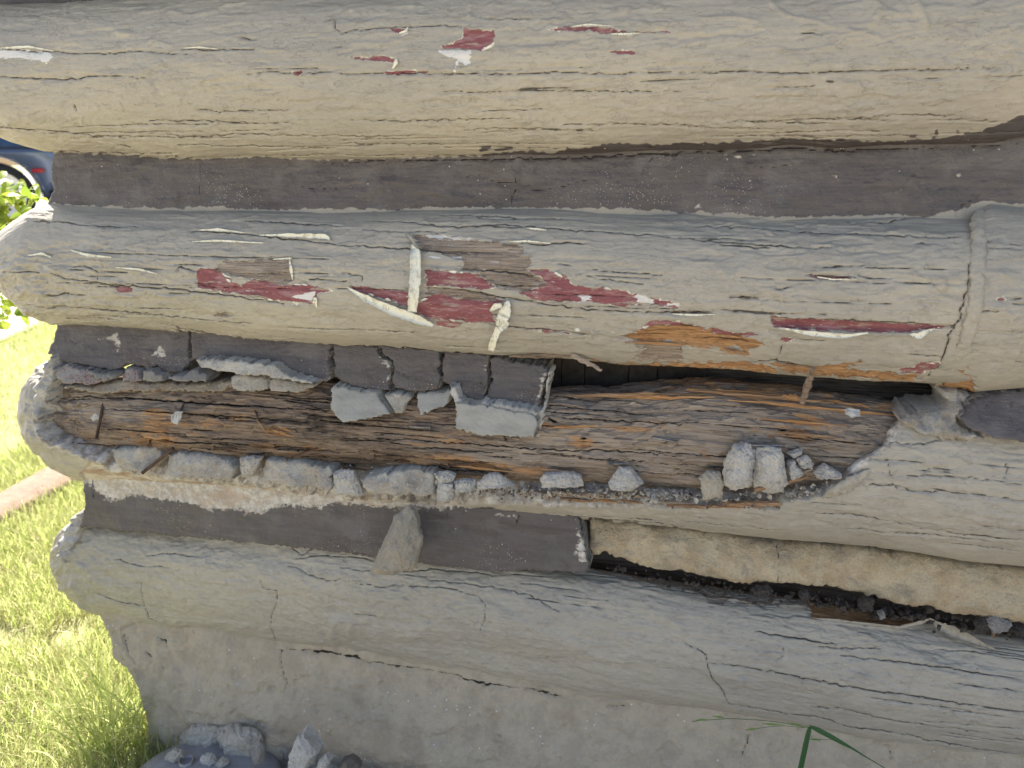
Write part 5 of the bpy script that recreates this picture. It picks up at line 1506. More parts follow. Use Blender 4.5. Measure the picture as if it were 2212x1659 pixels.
stones = [
    ('mortar_slab', [(237, 969), (285, 966), (333, 967), (354, 985), (330, 1010), (310, 1022), (270, 1018), (250, 1010)], 'mortar', 'pale mortar slab at the left end of the rubble ledge, rusty rod across it', -0.062, .028),
    ('mortar_slab', [(357, 980), (400, 978), (440, 984), (480, 990), (512, 1006), (500, 1038), (430, 1036), (358, 1030)], 'mortar', 'broad rough slab second from the left on the rubble ledge', -0.066, .030),
    ('stone_chunk', [(517, 990), (540, 985), (566, 989), (560, 1012), (548, 1028), (522, 1032)], 'mortar', 'small upright chunk squeezed between two broad slabs on the ledge', -0.070, .022),
    ('mortar_slab', [(568, 992), (640, 996), (717, 1010), (719, 1062), (640, 1054), (560, 1046)], 'mortar', 'longest grey slab in the middle left of the rubble ledge', -0.068, .030),
    ('stone_chunk', [(720, 1022), (745, 1014), (764, 1016), (776, 1042), (788, 1068), (750, 1072), (720, 1072)], 'chalk', 'pale wedge with a white left face right of the longest grey slab', -0.076, .026),
    ('mortar_slab', [(777, 1034), (830, 1020), (890, 1014), (938, 1018), (942, 1072), (870, 1072), (797, 1068)], 'mortar', 'wide brown-grey slab on the ledge under the hanging grey plates', -0.074, .030),
    ('stone_chunk', [(940, 1022), (965, 1019), (985, 1027), (978, 1040), (948, 1046)], 'chalk', 'small pale chunk resting on top of a cube shaped chunk', -0.076, .02),
    ('stone_chunk', [(943, 1048), (977, 1043), (979, 1082), (960, 1086), (944, 1080)], 'chalk', 'cube shaped pale chunk at the lip of the ledge', -0.084, .02),
    ('stone_chunk', [(981, 1042), (1004, 1036), (1027, 1038), (1026, 1060), (982, 1062)], 'chalk', 'squat pale chunk just right of the cube shaped chunk', -0.080, .02),
    ('stone_chunk', [(1030, 1045), (1046, 1026), (1066, 1024), (1084, 1028), (1112, 1050), (1080, 1056), (1032, 1055)], 'chalk', 'low grey rock with sloping right shoulder on the ledge', -0.078, .024),
    ('stone_chunk', [(1168, 1034), (1176, 1024), (1240, 1022), (1256, 1028), (1260, 1050), (1214, 1055), (1170, 1053)], 'chalk', 'oblong loaf shaped grey stone alone on the ledge', -0.078, .026),
    ('stone_chunk', [(1315, 1040), (1336, 1013), (1364, 1013), (1380, 1028), (1391, 1044), (1362, 1061), (1316, 1054)], 'chalk', 'pointed tent shaped stone alone on the ledge', -0.080, .028),
    ('stone_chunk', [(1511, 1034), (1524, 1019), (1556, 1020), (1563, 1042), (1559, 1076), (1520, 1080)], 'beige_plate', 'small block with a flat beige face in front of the rubble heap', -0.092, .022),
    ('stone_chunk', [(1562, 1005), (1572, 982), (1586, 961), (1614, 960), (1635, 977), (1633, 1020), (1622, 1052), (1588, 1063), (1564, 1046)], 'chalk', 'tall pale stone at the left of the rubble heap', -0.086, .034),
    ('stone_chunk', [(1632, 968), (1660, 965), (1688, 968), (1698, 996), (1701, 1044), (1676, 1063), (1648, 1065), (1626, 1050)], 'chalk', 'tall blocky stone with a beige corner in the middle of the heap', -0.088, .036),
    ('stone_chunk', [(1699, 996), (1716, 997), (1736, 1026), (1722, 1034), (1702, 1037)], 'chalk', 'narrow stone leaning on the right side of the blocky stone', -0.082, .022),
    ('stone_chunk', [(1700, 980), (1720, 972), (1734, 971), (1733, 981), (1712, 988)], 'chalk', 'smallest stone on top of the right side of the heap', -0.078, .014),
    ('stone_chunk', [(1718, 992), (1742, 982), (1758, 1003), (1754, 1011), (1728, 1010)], 'chalk', 'flat tilted stone at the upper right of the heap', -0.080, .018),
    ('stone_chunk', [(1757, 1022), (1780, 1006), (1800, 1012), (1819, 1027), (1812, 1034), (1766, 1034)], 'chalk', 'low triangular stone farthest right in the heap', -0.080, .022),
    ('rock', [(884, 1092), (896, 1106), (904, 1140), (911, 1172), (905, 1190), (900, 1223), (882, 1236), (842, 1241), (800, 1234), (822, 1194), (838, 1142), (852, 1115)], 'rock', 'pointed triangular rock propped against the lower dark chinking', -0.112, .040),
]
for i, (nm, ol, mt, lb, y, dp) in enumerate(stones):
    if nm == 'mortar_slab':
        o = plate(nm, ol, y - 0.014, MAT[mt], slope=0.45, thick=0.035, cell=0.0024, rag=0.0016, rough=0.010, rough_s=26, seed=300 + i, round_r=0.006)
    else:
        o = hull_stone(nm, ol, y - (0.008 if y > -0.09 else 0.0), dp, MAT[mt], 300 + i)
    tag(o, lb, 'rock' if nm == 'rock' else 'mortar' if nm == 'mortar_slab' else 'stone', None if nm == 'rock' else 'broken stones and slabs on the rubble ledge')

# broken raw mortar at the left ends of the two lower logs
o = plate('broken_edge', [(147, 1130), (165, 1112), (180, 1106), (186, 1122), (172, 1142), (160, 1165), (152, 1192), (146, 1214), (132, 1218), (122, 1204), (124, 1175), (132, 1148)], surf_at('log4', 155, 1175)[1] - 0.006, MAT['chalk'], slope=0.2, thick=0.04, rough=0.016, rough_s=45, rag=0.003, round_r=0.010, seed=91, parent=log4)
o['label'] = 'rough raw mortar where the left end of the log is chipped'
o = plate('broken_edge', [(102, 770), (112, 778), (112, 800), (107, 830), (99, 858), (90, 885), (78, 912), (66, 908), (62, 886), (70, 848), (84, 808)], surf_at('shell', 86, 860)[1] - 0.004, MAT['chalk'], slope=0.25, thick=0.04, rough=0.014, rough_s=40, rag=0.003, round_r=0.010, seed=92, parent=log3)
o['label'] = 'crumbled pale edge of the shell at its left end'
# rubble at the foot of the wall
foot = [
    ([(395, 1580), (420, 1566), (470, 1570), (490, 1600), (470, 1626), (400, 1628), (385, 1610)], 'mortar', 'pale broken mortar lump nearest the wall corner on the ground', -0.105, .05),
    ([(470, 1572), (500, 1570), (530, 1590), (528, 1622), (480, 1626)], 'mortar', 'flat mortar lump beside the corner lump on the ground', -0.105, .04),
    ([(470, 1590), (500, 1575), (540, 1582), (566, 1600), (560, 1630), (500, 1630)], 'mortar', 'rounded mortar lump behind the blue-grey lid', -0.115, .04),
    ([(640, 1592), (655, 1584), (672, 1600), (690, 1622), (680, 1650), (650, 1655), (624, 1662), (636, 1625)], 'chalk', 'bright upright mortar shard standing at the foot of the wall', -0.19, .05),
    ([(690, 1640), (705, 1632), (714, 1645), (708, 1664), (680, 1668)], 'chalk', 'small bright chip right of the upright shard on the ground', -0.20, .03),
    ([(540, 1610), (560, 1598), (572, 1615), (570, 1650), (552, 1650)], 'slate', 'dark flat chip leaning behind the blue-grey lid', -0.16, .02),
    ([(730, 1650), (756, 1638), (780, 1656), (770, 1675), (736, 1672)], 'dirt', 'dull grey lump at the lower edge of the picture', -0.19, .03),
]
for i, (ol, mt, lb, y, dp) in enumerate(foot):
    tag(hull_stone('mortar_lump', ol, y, dp, MAT[mt], 400 + i), lb, 'rubble', 'mortar lumps at the foot of the wall')


def gravel(name, spots, size, mat, label, seed, n, spread):
    """many small angular bits, joined"""
    r = np.random.default_rng(seed)
    V, Fc = [], []
    for k in range(n):
        p = spots[r.integers(len(spots))]
        c = np.array(p) + r.normal(0, 1, 3) * spread
        s = r.uniform(*size)
        q = r.normal(0, 1, (9, 3))
        q /= np.linalg.norm(q, axis=1, keepdims=True)
        q *= s * r.uniform(0.55, 1.0, 3)
        bm = bmesh.new()
        for t in q:
            bm.verts.new(c + t)
        bmesh.ops.convex_hull(bm, input=bm.verts[:])
        bmesh.ops.delete(bm, geom=[v for v in bm.verts if not v.link_faces], context='VERTS')
        b0 = len(V)
        bm.verts.index_update()
        V += [v.co[:] for v in bm.verts]
        Fc += [[b0 + v.index for v in f.verts] for f in bm.faces]
        bm.free()
    o = mesh_obj(name, np.array(V), Fc, mat, None, {'hascrack': np.zeros(len(V)), 'edge': np.full(len(V), 5.0)}, smooth=False)
    return tag(o, label, 'rubble', kind='stuff')


def line_spots(pts, y, n=60):
    pts = np.asarray(pts, float)
    L = np.concatenate([[0], np.cumsum(np.linalg.norm(np.diff(pts, axis=0), axis=1))])
    s = np.linspace(0, L[-1], n)
    return at_y(np.interp(s, L, pts[:, 0]), np.interp(s, L, pts[:, 1]), y)


gravel('ledge_crumbs', list(line_spots([(740, 1010), (860, 1018), (1000, 1042), (1120, 1058), (1300, 1062), (1400, 1068), (1500, 1074), (1560, 1078), (1720, 1068), (1800, 1050)], -0.07)) + list(line_spots([(1390, 1062), (1500, 1072)], -0.075, 60)) + list(line_spots([(1700, 1066), (1790, 1058)], -0.08, 50)),
       (0.0012, 0.0042), MAT['chalk'], 'crumbs of pale mortar strewn along the rubble ledge', 5, 420, np.array([0.012, 0.009, 0.003]))
gravel('ledge_grit', list(line_spots([(1000, 1052), (1120, 1062), (1300, 1068), (1400, 1074), (1500, 1080), (1640, 1084)], -0.078, 80)), (0.0010, 0.0034), MAT['dirt'], 'brown grit and wood dust on the rubble ledge', 15, 380, np.array([0.014, 0.010, 0.0025]))
gravel('crevice_crumbs', list(line_spots([(1310, 1225), (1475, 1256), (1600, 1276), (1750, 1292), (1900, 1318), (2050, 1340), (2212, 1366)], -0.022, 90)) + list(line_spots([(1760, 1296), (1990, 1334)], -0.028, 60)),
       (0.0015, 0.0085), MAT['dark_crumb'], 'dark crumbs packed in the crevice under the yellow mortar', 6, 300, np.array([0.014, 0.010, 0.004]))
gravel('ledge_rubble', list(line_spots([(700, 1034), (860, 1040), (960, 1050), (1080, 1062), (1200, 1066), (1300, 1064), (1420, 1070), (1500, 1074), (1600, 1072), (1720, 1062), (1790, 1046)], -0.086, 70)), (0.0022, 0.0072), MAT['mortar'], 'mixed small bits of mortar lying between the stones of the ledge', 25, 150, np.array([0.012, 0.007, 0.002]))
gravel('foot_rubble', [(*at_z(x, y, 0.004)[:2], 0.006) for x, y in [(560, 1640), (590, 1630), (610, 1645), (620, 1620), (640, 1640), (700, 1650), (580, 1655), (480, 1615), (420, 1612), (540, 1628), (750, 1655), (600, 1600)]],
       (0.003, 0.014), MAT['mortar'], 'small mortar rubble scattered on the ground at the wall foot', 7, 260, np.array([0.03, 0.03, 0.005]))

# bigger bits in the crevice of the right lower course
cre = [([(2105, 1345), (2125, 1338), (2140, 1348), (2142, 1366), (2110, 1368)], 'largest round lump in the crevice at the right'), ([(2120, 1345), (2150, 1332), (2185, 1345), (2180, 1362), (2140, 1364)], 'grey lump right of the round lump in the crevice'),
       ([(1852, 1302), (1870, 1290), (1888, 1296), (1886, 1318), (1858, 1318)], 'dark lump in the crevice above the fresh wood strip'), ([(1895, 1325), (1908, 1320), (1914, 1334), (1898, 1336)], 'small pale chip on the fresh wood strip'),
       ([(1620, 1272), (1660, 1266), (1672, 1280), (1640, 1288)], 'flat dark chip in the crevice near the vertical mortar crack'), ([(2185, 1358), (2212, 1352), (2240, 1366), (2200, 1374)], 'last lump of the crevice at the picture edge'),
       ([(1725, 1280), (1745, 1276), (1752, 1294), (1730, 1296)], 'brown chip in the crevice right of the mortar crack')]
for i, (ol, lb) in enumerate(cre):
    tag(hull_stone('stone_chunk', ol, -0.046, 0.016, MAT['slate' if i in (1, 3) else 'dark_crumb'], 500 + i), lb, 'stone', 'lumps in the crevice under the yellow mortar')

# ------------------------------------------------------------------ wood splinters, nails, flakes
def sliver(name, p0, p1, w, mat, parent, seed, depth=0.4, taper=(0.2, 1.0, 0.15), bend=0.0, n=14):
    """splintered stick of wood between two points"""
    r = np.random.default_rng(seed)
    p0, p1 = np.asarray(p0, float), np.asarray(p1, float)
    ax = p1 - p0
    L = np.linalg.norm(ax)
    ax /= L
    up = np.cross(ax, np.array([0, 1.0, 0]))
    up /= np.linalg.norm(up)
    out = np.cross(up, ax)
    V = []
    k = 6
    for i in range(n + 1):
        t = i / n
        tp = np.interp(t, [0, 0.45, 1], taper)
        c = p0 + ax * L * t + up * bend * math.sin(math.pi * t) + up * r.normal(0, 0.05) * w
        for j in range(k):
            a = 2 * math.pi * j / k + 0.3
            rr = w * 0.5 * tp * (1 + 0.25 * r.normal())
            V.append(c + up * rr * math.cos(a) + out * rr * depth * math.sin(a) * 1.4)
    fc = [[i * k + j, i * k + (j + 1) % k, (i + 1) * k + (j + 1) % k, (i + 1) * k + j] for i in range(n) for j in range(k)]
    fc += [list(range(k))[::-1], [n * k + j for j in range(k)]]
    return mesh_obj(name, np.array(V), fc, mat, parent, smooth=False)


PXM = 1.08 / FOC
sl = [((1290, 800), (1735, 838), 11, 'w_fresh', .0), ((1340, 818), (1730, 850), 9, 'w_fresh', .002), ((1240, 795), (1560, 826), 9, 'w_mid', 0), ((1480, 800), (1725, 828), 8, 'w_fresh', 0), ((1570, 862), (1960, 892), 9, 'w_fresh', 0),
      ((1480, 838), (1800, 862), 8, 'w_mid', 0), ((1640, 902), (1830, 918), 6, 'w_fresh', 0), ((1200, 838), (1420, 832), 8, 'w_dark', 0), ((1330, 832), (1545, 852), 7, 'w_fresh', 0), ((1660, 930), (1820, 944), 7, 'w_mid', 0), ((1185, 918), (1300, 916), 7, 'w_fresh', 0),
      ((1690, 826), (1738, 848), 12, 'w_fresh', 0), ((1755, 848), (1860, 872), 5, 'w_fresh', .002), ((1830, 860), (1885, 868), 4, 'w_fresh', .003), ((560, 900), (585, 930), 5, 'w_mid', 0), ((590, 925), (640, 940), 7, 'w_fresh', 0), ((610, 918), (640, 928), 6, 'w_fresh', 0),
      ((640, 880), (760, 896), 5, 'w_dark', 0), ((300, 905), (430, 915), 5, 'w_mid', 0), ((960, 1000), (1120, 1012), 6, 'w_fresh', 0), ((1100, 998), (1240, 1014), 5, 'w_mid', 0)]
for i, (a, c, w, mt, bd) in enumerate(sl):
    A_, B_ = surf_at('core', *a), surf_at('core', *c)
    off = np.array([0, -0.0055 - 0.003 * (i % 3), 0.0])
    sliver('splinter', A_ + off, B_ + off, w * (1.5 if a[0] > 1200 and a[1] < 860 else 1.1) * PXM, MAT[mt], log3, 600 + i, bend=bd)
# snapped sticks on the ledge
led = [((1018, 1066), (1058, 1070), 9, 'w_weath'), ((1056, 1060), (1092, 1066), 12, 'w_mid'), ((1056, 1074), (1088, 1078), 7, 'w_fresh'), ((1092, 1062), (1122, 1068), 12, 'w_weath'), ((1120, 1062), (1194, 1070), 18, 'w_weath'), ((1194, 1064), (1336, 1074), 15, 'w_weath'), ((1280, 1078), (1336, 1086), 7, 'w_fresh'),
       ((1336, 1066), (1402, 1074), 12, 'w_weath'), ((1340, 1080), (1390, 1088), 7, 'w_mid'), ((1560, 1090), (1684, 1088), 13, 'w_mid'), ((1440, 1092), (1600, 1096), 9, 'w_mid'), ((1210, 1078), (1290, 1084), 9, 'w_mid'), ((1400, 1082), (1500, 1088), 6, 'w_weath')]
for i, (a, c, w, mt) in enumerate(led):
    ya_, yb_ = surf_at('shell', a[0], 1102)[1], surf_at('shell', c[0], 1102)[1]
    A_, B_ = at_y(*a, ya_ - 0.004), at_y(*c, yb_ - 0.005)
    sliver('splinter', A_, B_, w * PXM, MAT[mt], log3, 640 + i, depth=0.7, taper=(0.9, 1, 0.8) if w > 10 else (0.5, 1, 0.3))
A_, B_ = at_y(1630, 1058, -0.103), at_y(1746, 1030, -0.085)
tag(sliver('stick', A_, B_, 10 * PXM, MAT['w_mid'], None, 660, 0.6, (0.8, 1, 0.7)), 'short brown stick slanting in front of the rubble heap', 'stick')
A_, B_ = at_y(1726, 1024, -0.085), at_y(1772, 1008, -0.075)
tag(sliver('stick', A_, B_, 7 * PXM, MAT['w_weath'], None, 661, 0.6, (0.8, 1, 0.7)), 'thin stick between the tilted stone and the triangular stone', 'stick')
A_, B_ = at_y(1757, 795, -0.095), at_y(1733, 872, -0.075)
tag(sliver('stick', A_, B_, 14 * PXM, MAT['w_dark'], None, 662, 0.5, (0.7, 1, 0.9), bend=0.0), 'dark splinter of wood bridging the gap between two logs', 'stick')
# torn strip of bark-like paint hanging under log 2
A_, B_ = at_y(1235, 766, -0.06), at_y(1300, 800, -0.055)
sliver('splinter', A_, B_, 12 * PXM, MAT['w_weath'], log2, 663, 0.3, (1.0, 0.9, 0.7))
A_, B_ = at_y(1100, 770, -0.04), at_y(1240, 768, -0.05)
sliver('splinter', A_, B_, 10 * PXM, MAT['w_dark'], log2, 664, 0.3, (0.5, 1, 0.8))
for i, (a, c, w, mt) in enumerate([((1345, 733), (1440, 728), 8, 'w_fresh'), ((1380, 722), (1500, 718), 8, 'w_fresh'), ((1420, 710), (1540, 712), 8, 'w_fresh'), ((1350, 738), (1480, 745), 7, 'w_fresh'), ((1480, 735), (1648, 744), 10, 'w_fresh'), ((1540, 722), (1600, 732), 7, 'w_fresh'), ((1560, 752), (1620, 764), 6, 'w_mid'), ((1670, 783), (1760, 795), 6, 'w_mid'), ((1760, 796), (1860, 784), 6, 'w_fresh')]):
    A_, B_ = surf_at('log2', *a), surf_at('log2', *c)
    sliver('splinter', A_ + [0, -0.002, 0], B_ + [0, -0.002, 0], w * PXM, MAT[mt], log2, 670 + i, 0.35, (0.05, 1, 0.3))


def nail(base, head, rad, mat, parent, headr=2.3, name='nail', bend=0.0):
    base, head = np.asarray(base, float), np.asarray(head, float)
    ax = head - base
    L = np.linalg.norm(ax)
    ax = ax / L
    s = np.cross(ax, [0.3, 0.2, 1.0])
    s /= np.linalg.norm(s)
    t = np.cross(ax, s)
    prof = [(-0.25, 0.9), (0.0, 1.0), (0.5, 1.0), (0.965, 1.0), (0.97, headr), (0.99, headr * 1.02), (1.0, headr * 0.8)]
    V, k = [], 12
    for u, r in prof:
        c = base + ax * L * u + s * bend * math.sin(math.pi * max(u, 0))
        for j in range(k):
            a = 2 * math.pi * j / k
            V.append(c + (s * math.cos(a) + t * math.sin(a)) * rad * r)
    n = len(prof)
    fc = [[i * k + j, i * k + (j + 1) % k, (i + 1) * k + (j + 1) % k, (i + 1) * k + j] for i in range(n - 1) for j in range(k)]
    fc += [list(range(k))[::-1], [(n - 1) * k + j for j in range(k)]]
    return mesh_obj(name, np.array(V), fc, mat, parent)


def cnail(b, h, lift, rad=0.0019, mat='rust', **k):
    B_ = surf_at('core', *b)
    H_ = at_y(h[0], h[1], B_[1] - lift)
    return nail(B_, H_, rad, MAT[mat], log3, **k)


cnail((220, 882), (208, 949), 0.030, 0.0026)['label'] = 'longest rusty nail jutting from the left end of the core'
cnail((394, 872), (384, 900), 0.02, 0.002)
cnail((230, 961), (157, 957), 0.012, 0.0013)
cnail((326, 950), (323, 962), 0.012)
cnail((524, 968), (462, 967), 0.010)
cnail((686, 967), (618, 992), 0.022, 0.0016)
cnail((552, 888), (562, 912), 0.012, 0.0017)
cnail((880, 990), (808, 986), 0.010)
cnail((1046, 1000), (968, 1006), 0.012)
cnail((1420, 946), (1464, 955), 0.008, 0.0017, 'steel')
cnail((890, 922), (931, 924), 0.008, 0.0017, 'steel')
cnail((1350, 1000), (1312, 1002), 0.010, 0.0017, 'steel')
cnail((1085, 940), (1093, 952), 0.006, 0.0015, 'rust')
nail(at_y(1632, 962, -0.088), at_y(1698, 963, -0.088), 0.0019, MAT['steel'], log3)
o = nail(at_y(361, 979, -0.075), at_y(307, 1022, -0.088), 0.0030, MAT['rust'], None, headr=1.2, name='iron_rod')
tag(o, 'rusty iron rod lying across the left slabs of the ledge', 'rod')


def chip(name, outline, y, th, mat, parent, seed=0, label=None, cat=None):
    o = hull_stone(name, outline, y, th, MAT[mat], seed, parent, sub=1)
    return tag(o, label, cat) if label else o


chip('plastic_scrap', [(196, 902), (206, 892), (213, 898), (212, 906), (200, 908)], -0.085, .004, 'plastic', None, 701, 'white scrap caught on the longest nail', 'scrap')
chip('plastic_scrap', [(372, 897), (382, 888), (394, 890), (390, 908), (382, 918), (368, 912)], -0.085, .006, 'plastic', None, 702, 'translucent grey plastic scrap on the second nail from the left', 'scrap')
chip('plastic_scrap', [(1822, 884), (1838, 882), (1858, 886), (1858, 900), (1840, 902), (1826, 894)], -0.07, .006, 'plastic', None, 703, 'crumpled grey plastic scrap on the core near the right end', 'scrap')


def ribbon(name, pts, widths, lifts, surf, mat, parent, curl=0.5, seed=0, seg=6, th=0.0005, n=40, curl_side=1, surfy=None, rag=0.12):
    """a strip of paint film: centre line, width (px) and lift off the surface (m)"""
    r = np.random.default_rng(seed)
    pts = np.asarray(pts, float)
    L = np.concatenate([[0], np.cumsum(np.linalg.norm(np.diff(pts, axis=0), axis=1))])
    s = np.linspace(0, L[-1], n)
    q = np.stack([np.interp(s, L, pts[:, 0]), np.interp(s, L, pts[:, 1])], -1)
    w = np.interp(s, L, np.asarray(widths, float)) * (1 + rag * r.normal(0, 1, n))
    lf = np.interp(s, L, np.asarray(lifts, float))
    tg = np.gradient(q, axis=0)
    tg /= np.linalg.norm(tg, axis=1, keepdims=True)
    nm = np.stack([-tg[:, 1], tg[:, 0]], -1)
    front, back = [], []
    for i in range(n):
        y = surf_at(surf, *q[i])[1] if surfy is None else surfy
        for j in range(seg + 1):
            u = j / seg - 0.5
            e = q[i] + nm[i] * u * w[i]
            cy = lf[i] + curl_side * curl * w[i] * PXM * (4 * u * u - 0.5) + 0.0001 * r.normal()
            p = at_y(e[0], e[1], y - cy)
            front.append(p)
            back.append(p + np.array([0, th, -th * 0.3]))
    V = np.array(front + back)
    m_ = seg + 1
    N = n * m_
    fc = []
    for i in range(n - 1):
        for j in range(seg):
            a = i * m_ + j
            fc.append([a, a + 1, a + m_ + 1, a + m_])
            fc.append([N + a, N + a + m_, N + a + m_ + 1, N + a + 1])
        for a in (i * m_, i * m_ + seg):
            fc.append([a, a + m_, N + a + m_, N + a])
    for j in range(seg):
        for a in (j, (n - 1) * m_ + j):
            fc.append([a, N + a, N + a + 1, a + 1])
    return mesh_obj(name, V, fc, mat, parent)


FL = MAT['flake']
o = ribbon('paint_flake', [(890, 527), (897, 545), (897, 600), (893, 640), (890, 674)], [6, 22, 25, 22, 20], [.004, .010, .014, .016, .014], 'log2', FL, log2, 0.25, 1, rag=0.06)
o['label'] = 'cream strip of paint hanging straight down'
ribbon('paint_flake', [(876, 503), (886, 515), (902, 536)], [3, 9, 4], [.002, .008, .010], 'log2', MAT['beige_flake'], log2, 0.2, 2)
o = ribbon('paint_flake', [(750, 621), (790, 645), (850, 672), (900, 690), (936, 704)], [3, 15, 20, 20, 8], [.002, .007, .012, .012, .006], 'log2', FL, log2, 0.35, 3, rag=0.08)
o['label'] = 'cream curl of paint slanting under the red patch'
o = ribbon('paint_flake', [(1098, 650), (1092, 672), (1084, 692), (1076, 712), (1066, 735), (1060, 758)], [6, 26, 24, 14, 15, 14], [.004, .008, .011, .014, .016, .016], 'log2', FL, log2, 0.12, 4, rag=0.10)
o['label'] = 'ragged cream flake of paint hanging at the right of the red patch'
ribbon('paint_flake', [(1058, 672), (1070, 662), (1084, 660)], [4, 14, 10], [.002, .006, .010], 'log2', FL, log2, 0.3, 5)
ribbon('paint_flake', [(1078, 714), (1090, 704), (1098, 696)], [10, 14, 6], [.016, .014, .012], 'log2', FL, log2, 0.3, 6)
small = [([(430, 497), (470, 496), (530, 503)], [2, 7, 2]), ([(560, 508), (620, 508), (705, 511), (712, 518)], [2, 8, 11, 4]), ([(415, 522), (470, 520), (570, 525)], [2, 5, 2]), ([(676, 655), (680, 646), (684, 664)], [3, 9, 3]), ([(625, 560), (628, 580), (632, 605)], [2, 7, 3]),
         ([(1690, 709), (1740, 719), (1800, 725), (1830, 726), (1875, 719)], [3, 9, 11, 9, 3]), ([(1965, 722), (1985, 726), (2005, 715), (2030, 707)], [3, 14, 8, 2]), ([(1765, 598), (1800, 604), (1850, 603)], [2, 4, 2]), ([(1138, 493), (1160, 495), (1180, 497)], [2, 5, 2]), ([(1100, 522), (1140, 521), (1190, 526)], [2, 5, 2]),
         ([(1450, 678), (1500, 681), (1545, 679)], [2, 5, 2]), ([(150, 540), (190, 552), (240, 556)], [2, 7, 3]), ([(60, 552), (90, 548), (110, 556)], [2, 6, 3]), ([(250, 578), (300, 582), (340, 592)], [2, 5, 2]), ([(590, 560), (630, 558)], [2, 5])]
for i, (p, w) in enumerate(small):
    ribbon('paint_flake', p, w, [.0015] + [.004] * (len(p) - 2) + [.0015] if len(p) > 2 else [.002, .003], 'log2', MAT['flake'] if i not in (0, 1, 2) else MAT['flake'], log2, 0.25, 20 + i, n=24)
for i, (p, w) in enumerate([([(1045, 107), (1060, 100), (1067, 92)], [3, 8, 3]), ([(848, 148), (855, 135), (856, 127)], [4, 9, 3]), ([(862, 72), (875, 68), (881, 59)], [3, 7, 2]), ([(1236, 57), (1270, 53), (1318, 56)], [2, 4, 2]), ([(1320, 73), (1350, 74), (1385, 71)], [2, 5, 2]), ([(395, 104), (430, 102), (470, 106)], [2, 3, 2]), ([(0, 104), (60, 101), (115, 110)], [3, 6, 2])]):
    ribbon('paint_flake', p, w, [.001, .004, .002], 'log1', MAT['flake'], log1, 0.25, 50 + i, n=20)
o = ribbon('paint_flake', [(2008, 1336), (2028, 1352), (2060, 1366), (2090, 1378), (2120, 1392), (2152, 1404)], [4, 16, 24, 20, 12, 3], [.002, .006, .010, .011, .009, .004], 'log4', MAT['beige_flake'], log4, 0.35, 61, rag=0.10)
o['label'] = 'curled strip of paint lifting from the top of the log at the right'
ribbon('paint_flake', [(2105, 1366), (2125, 1356), (2150, 1358), (2146, 1378)], [8, 22, 20, 6], [.010, .014, .012, .006], 'log4', MAT['w_dark'], log4, 0.5, 62)
ribbon('paint_flake', [(1752, 1336), (1800, 1340), (1875, 1348), (1941, 1356), (1990, 1345), (2010, 1336)], [3, 6, 5, 6, 9, 3], [.002, .005, .006, .006, .006, .002], 'log4', MAT['beige_flake'], log4, 0.2, 63)
ribbon('paint_flake', [(1775, 1075), (1800, 1062), (1840, 1042), (1880, 1015)], [4, 22, 30, 6], [.002, .010, .010, .002], 'shell', MAT['beige_flake'], log3, -0.2, 64)

# small curled flakes along the borders of the peeled patches
r = np.random.default_rng(77)
for bi in (0, 2, 3, 5):
    q = l2_red[bi]
    for k in range(7):
        i = int(r.integers(2, len(q) - 3))
        a_, b_ = q[i - 2], q[i + 2]
        t_ = (b_ - a_) / (np.linalg.norm(b_ - a_) + 1e-6)
        L_ = r.uniform(8, 26)
        c_ = q[i]
        ribbon('paint_flake', [c_ - t_ * L_ / 2, c_, c_ + t_ * L_ / 2 + r.normal(0, 1.5, 2)], [1.5, r.uniform(3.5, 8), 1.5], [.001, r.uniform(.002, .005), .001], 'log2', MAT['beige_flake'] if r.random() < 0.45 else FL, log2, 0.3, 900 + bi * 10 + k, n=12, rag=0.15)
# ------------------------------------------------------------------ ground, lawn, paving
def sheet(name, P4, mat, n=2, z=None):
    V = np.array(P4, float)
    if z is not None:
        V[:, 2] = z
    return tag(mesh_obj(name, V, [[0, 1, 2, 3]], mat, smooth=False), kind='structure')


MAT['soil'] = simple('soil', (0.30, 0.29, 0.13), 0.9, var=0.5, scale=12, bump=0.01)
MAT['tan_earth'] = simple('tan_earth', (0.50, 0.44, 0.36), 0.9, var=0.2, scale=6, bump=0.01)
MAT['concrete'] = simple('pale_concrete', (0.50, 0.45, 0.40), 0.85, var=0.2, scale=9, bump=0.004)
MAT['edging'] = mortar_material('pink_edging', (0.27, 0.19, 0.14), (0.22, 0.155, 0.115), stain=(0.30, 0.24, 0.18), stain_amt=0.4, sandy=1.2)
g = sheet('ground', [(-120, -120, 0), (120, -120, 0), (120, 120, 0), (-120, 120, 0)], MAT['soil'], z=-0.012)
# earth in front of the wall, toned pale to bounce warm light
V = []
nx, ny = 60, 40
gx, gy = np.meshgrid(np.linspace(XE + 0.10, XFAR + 3, nx), np.linspace(-9.0, -0.02, ny))
zz = 0.006 * fbm(gx * 3, gy * 3, 3, 5)
yard = mesh_obj('yard', np.stack([gx, gy, zz], -1).reshape(-1, 3), grid_faces(ny, nx), MAT['tan_earth'], attrs=None)
tag(yard, kind='structure')

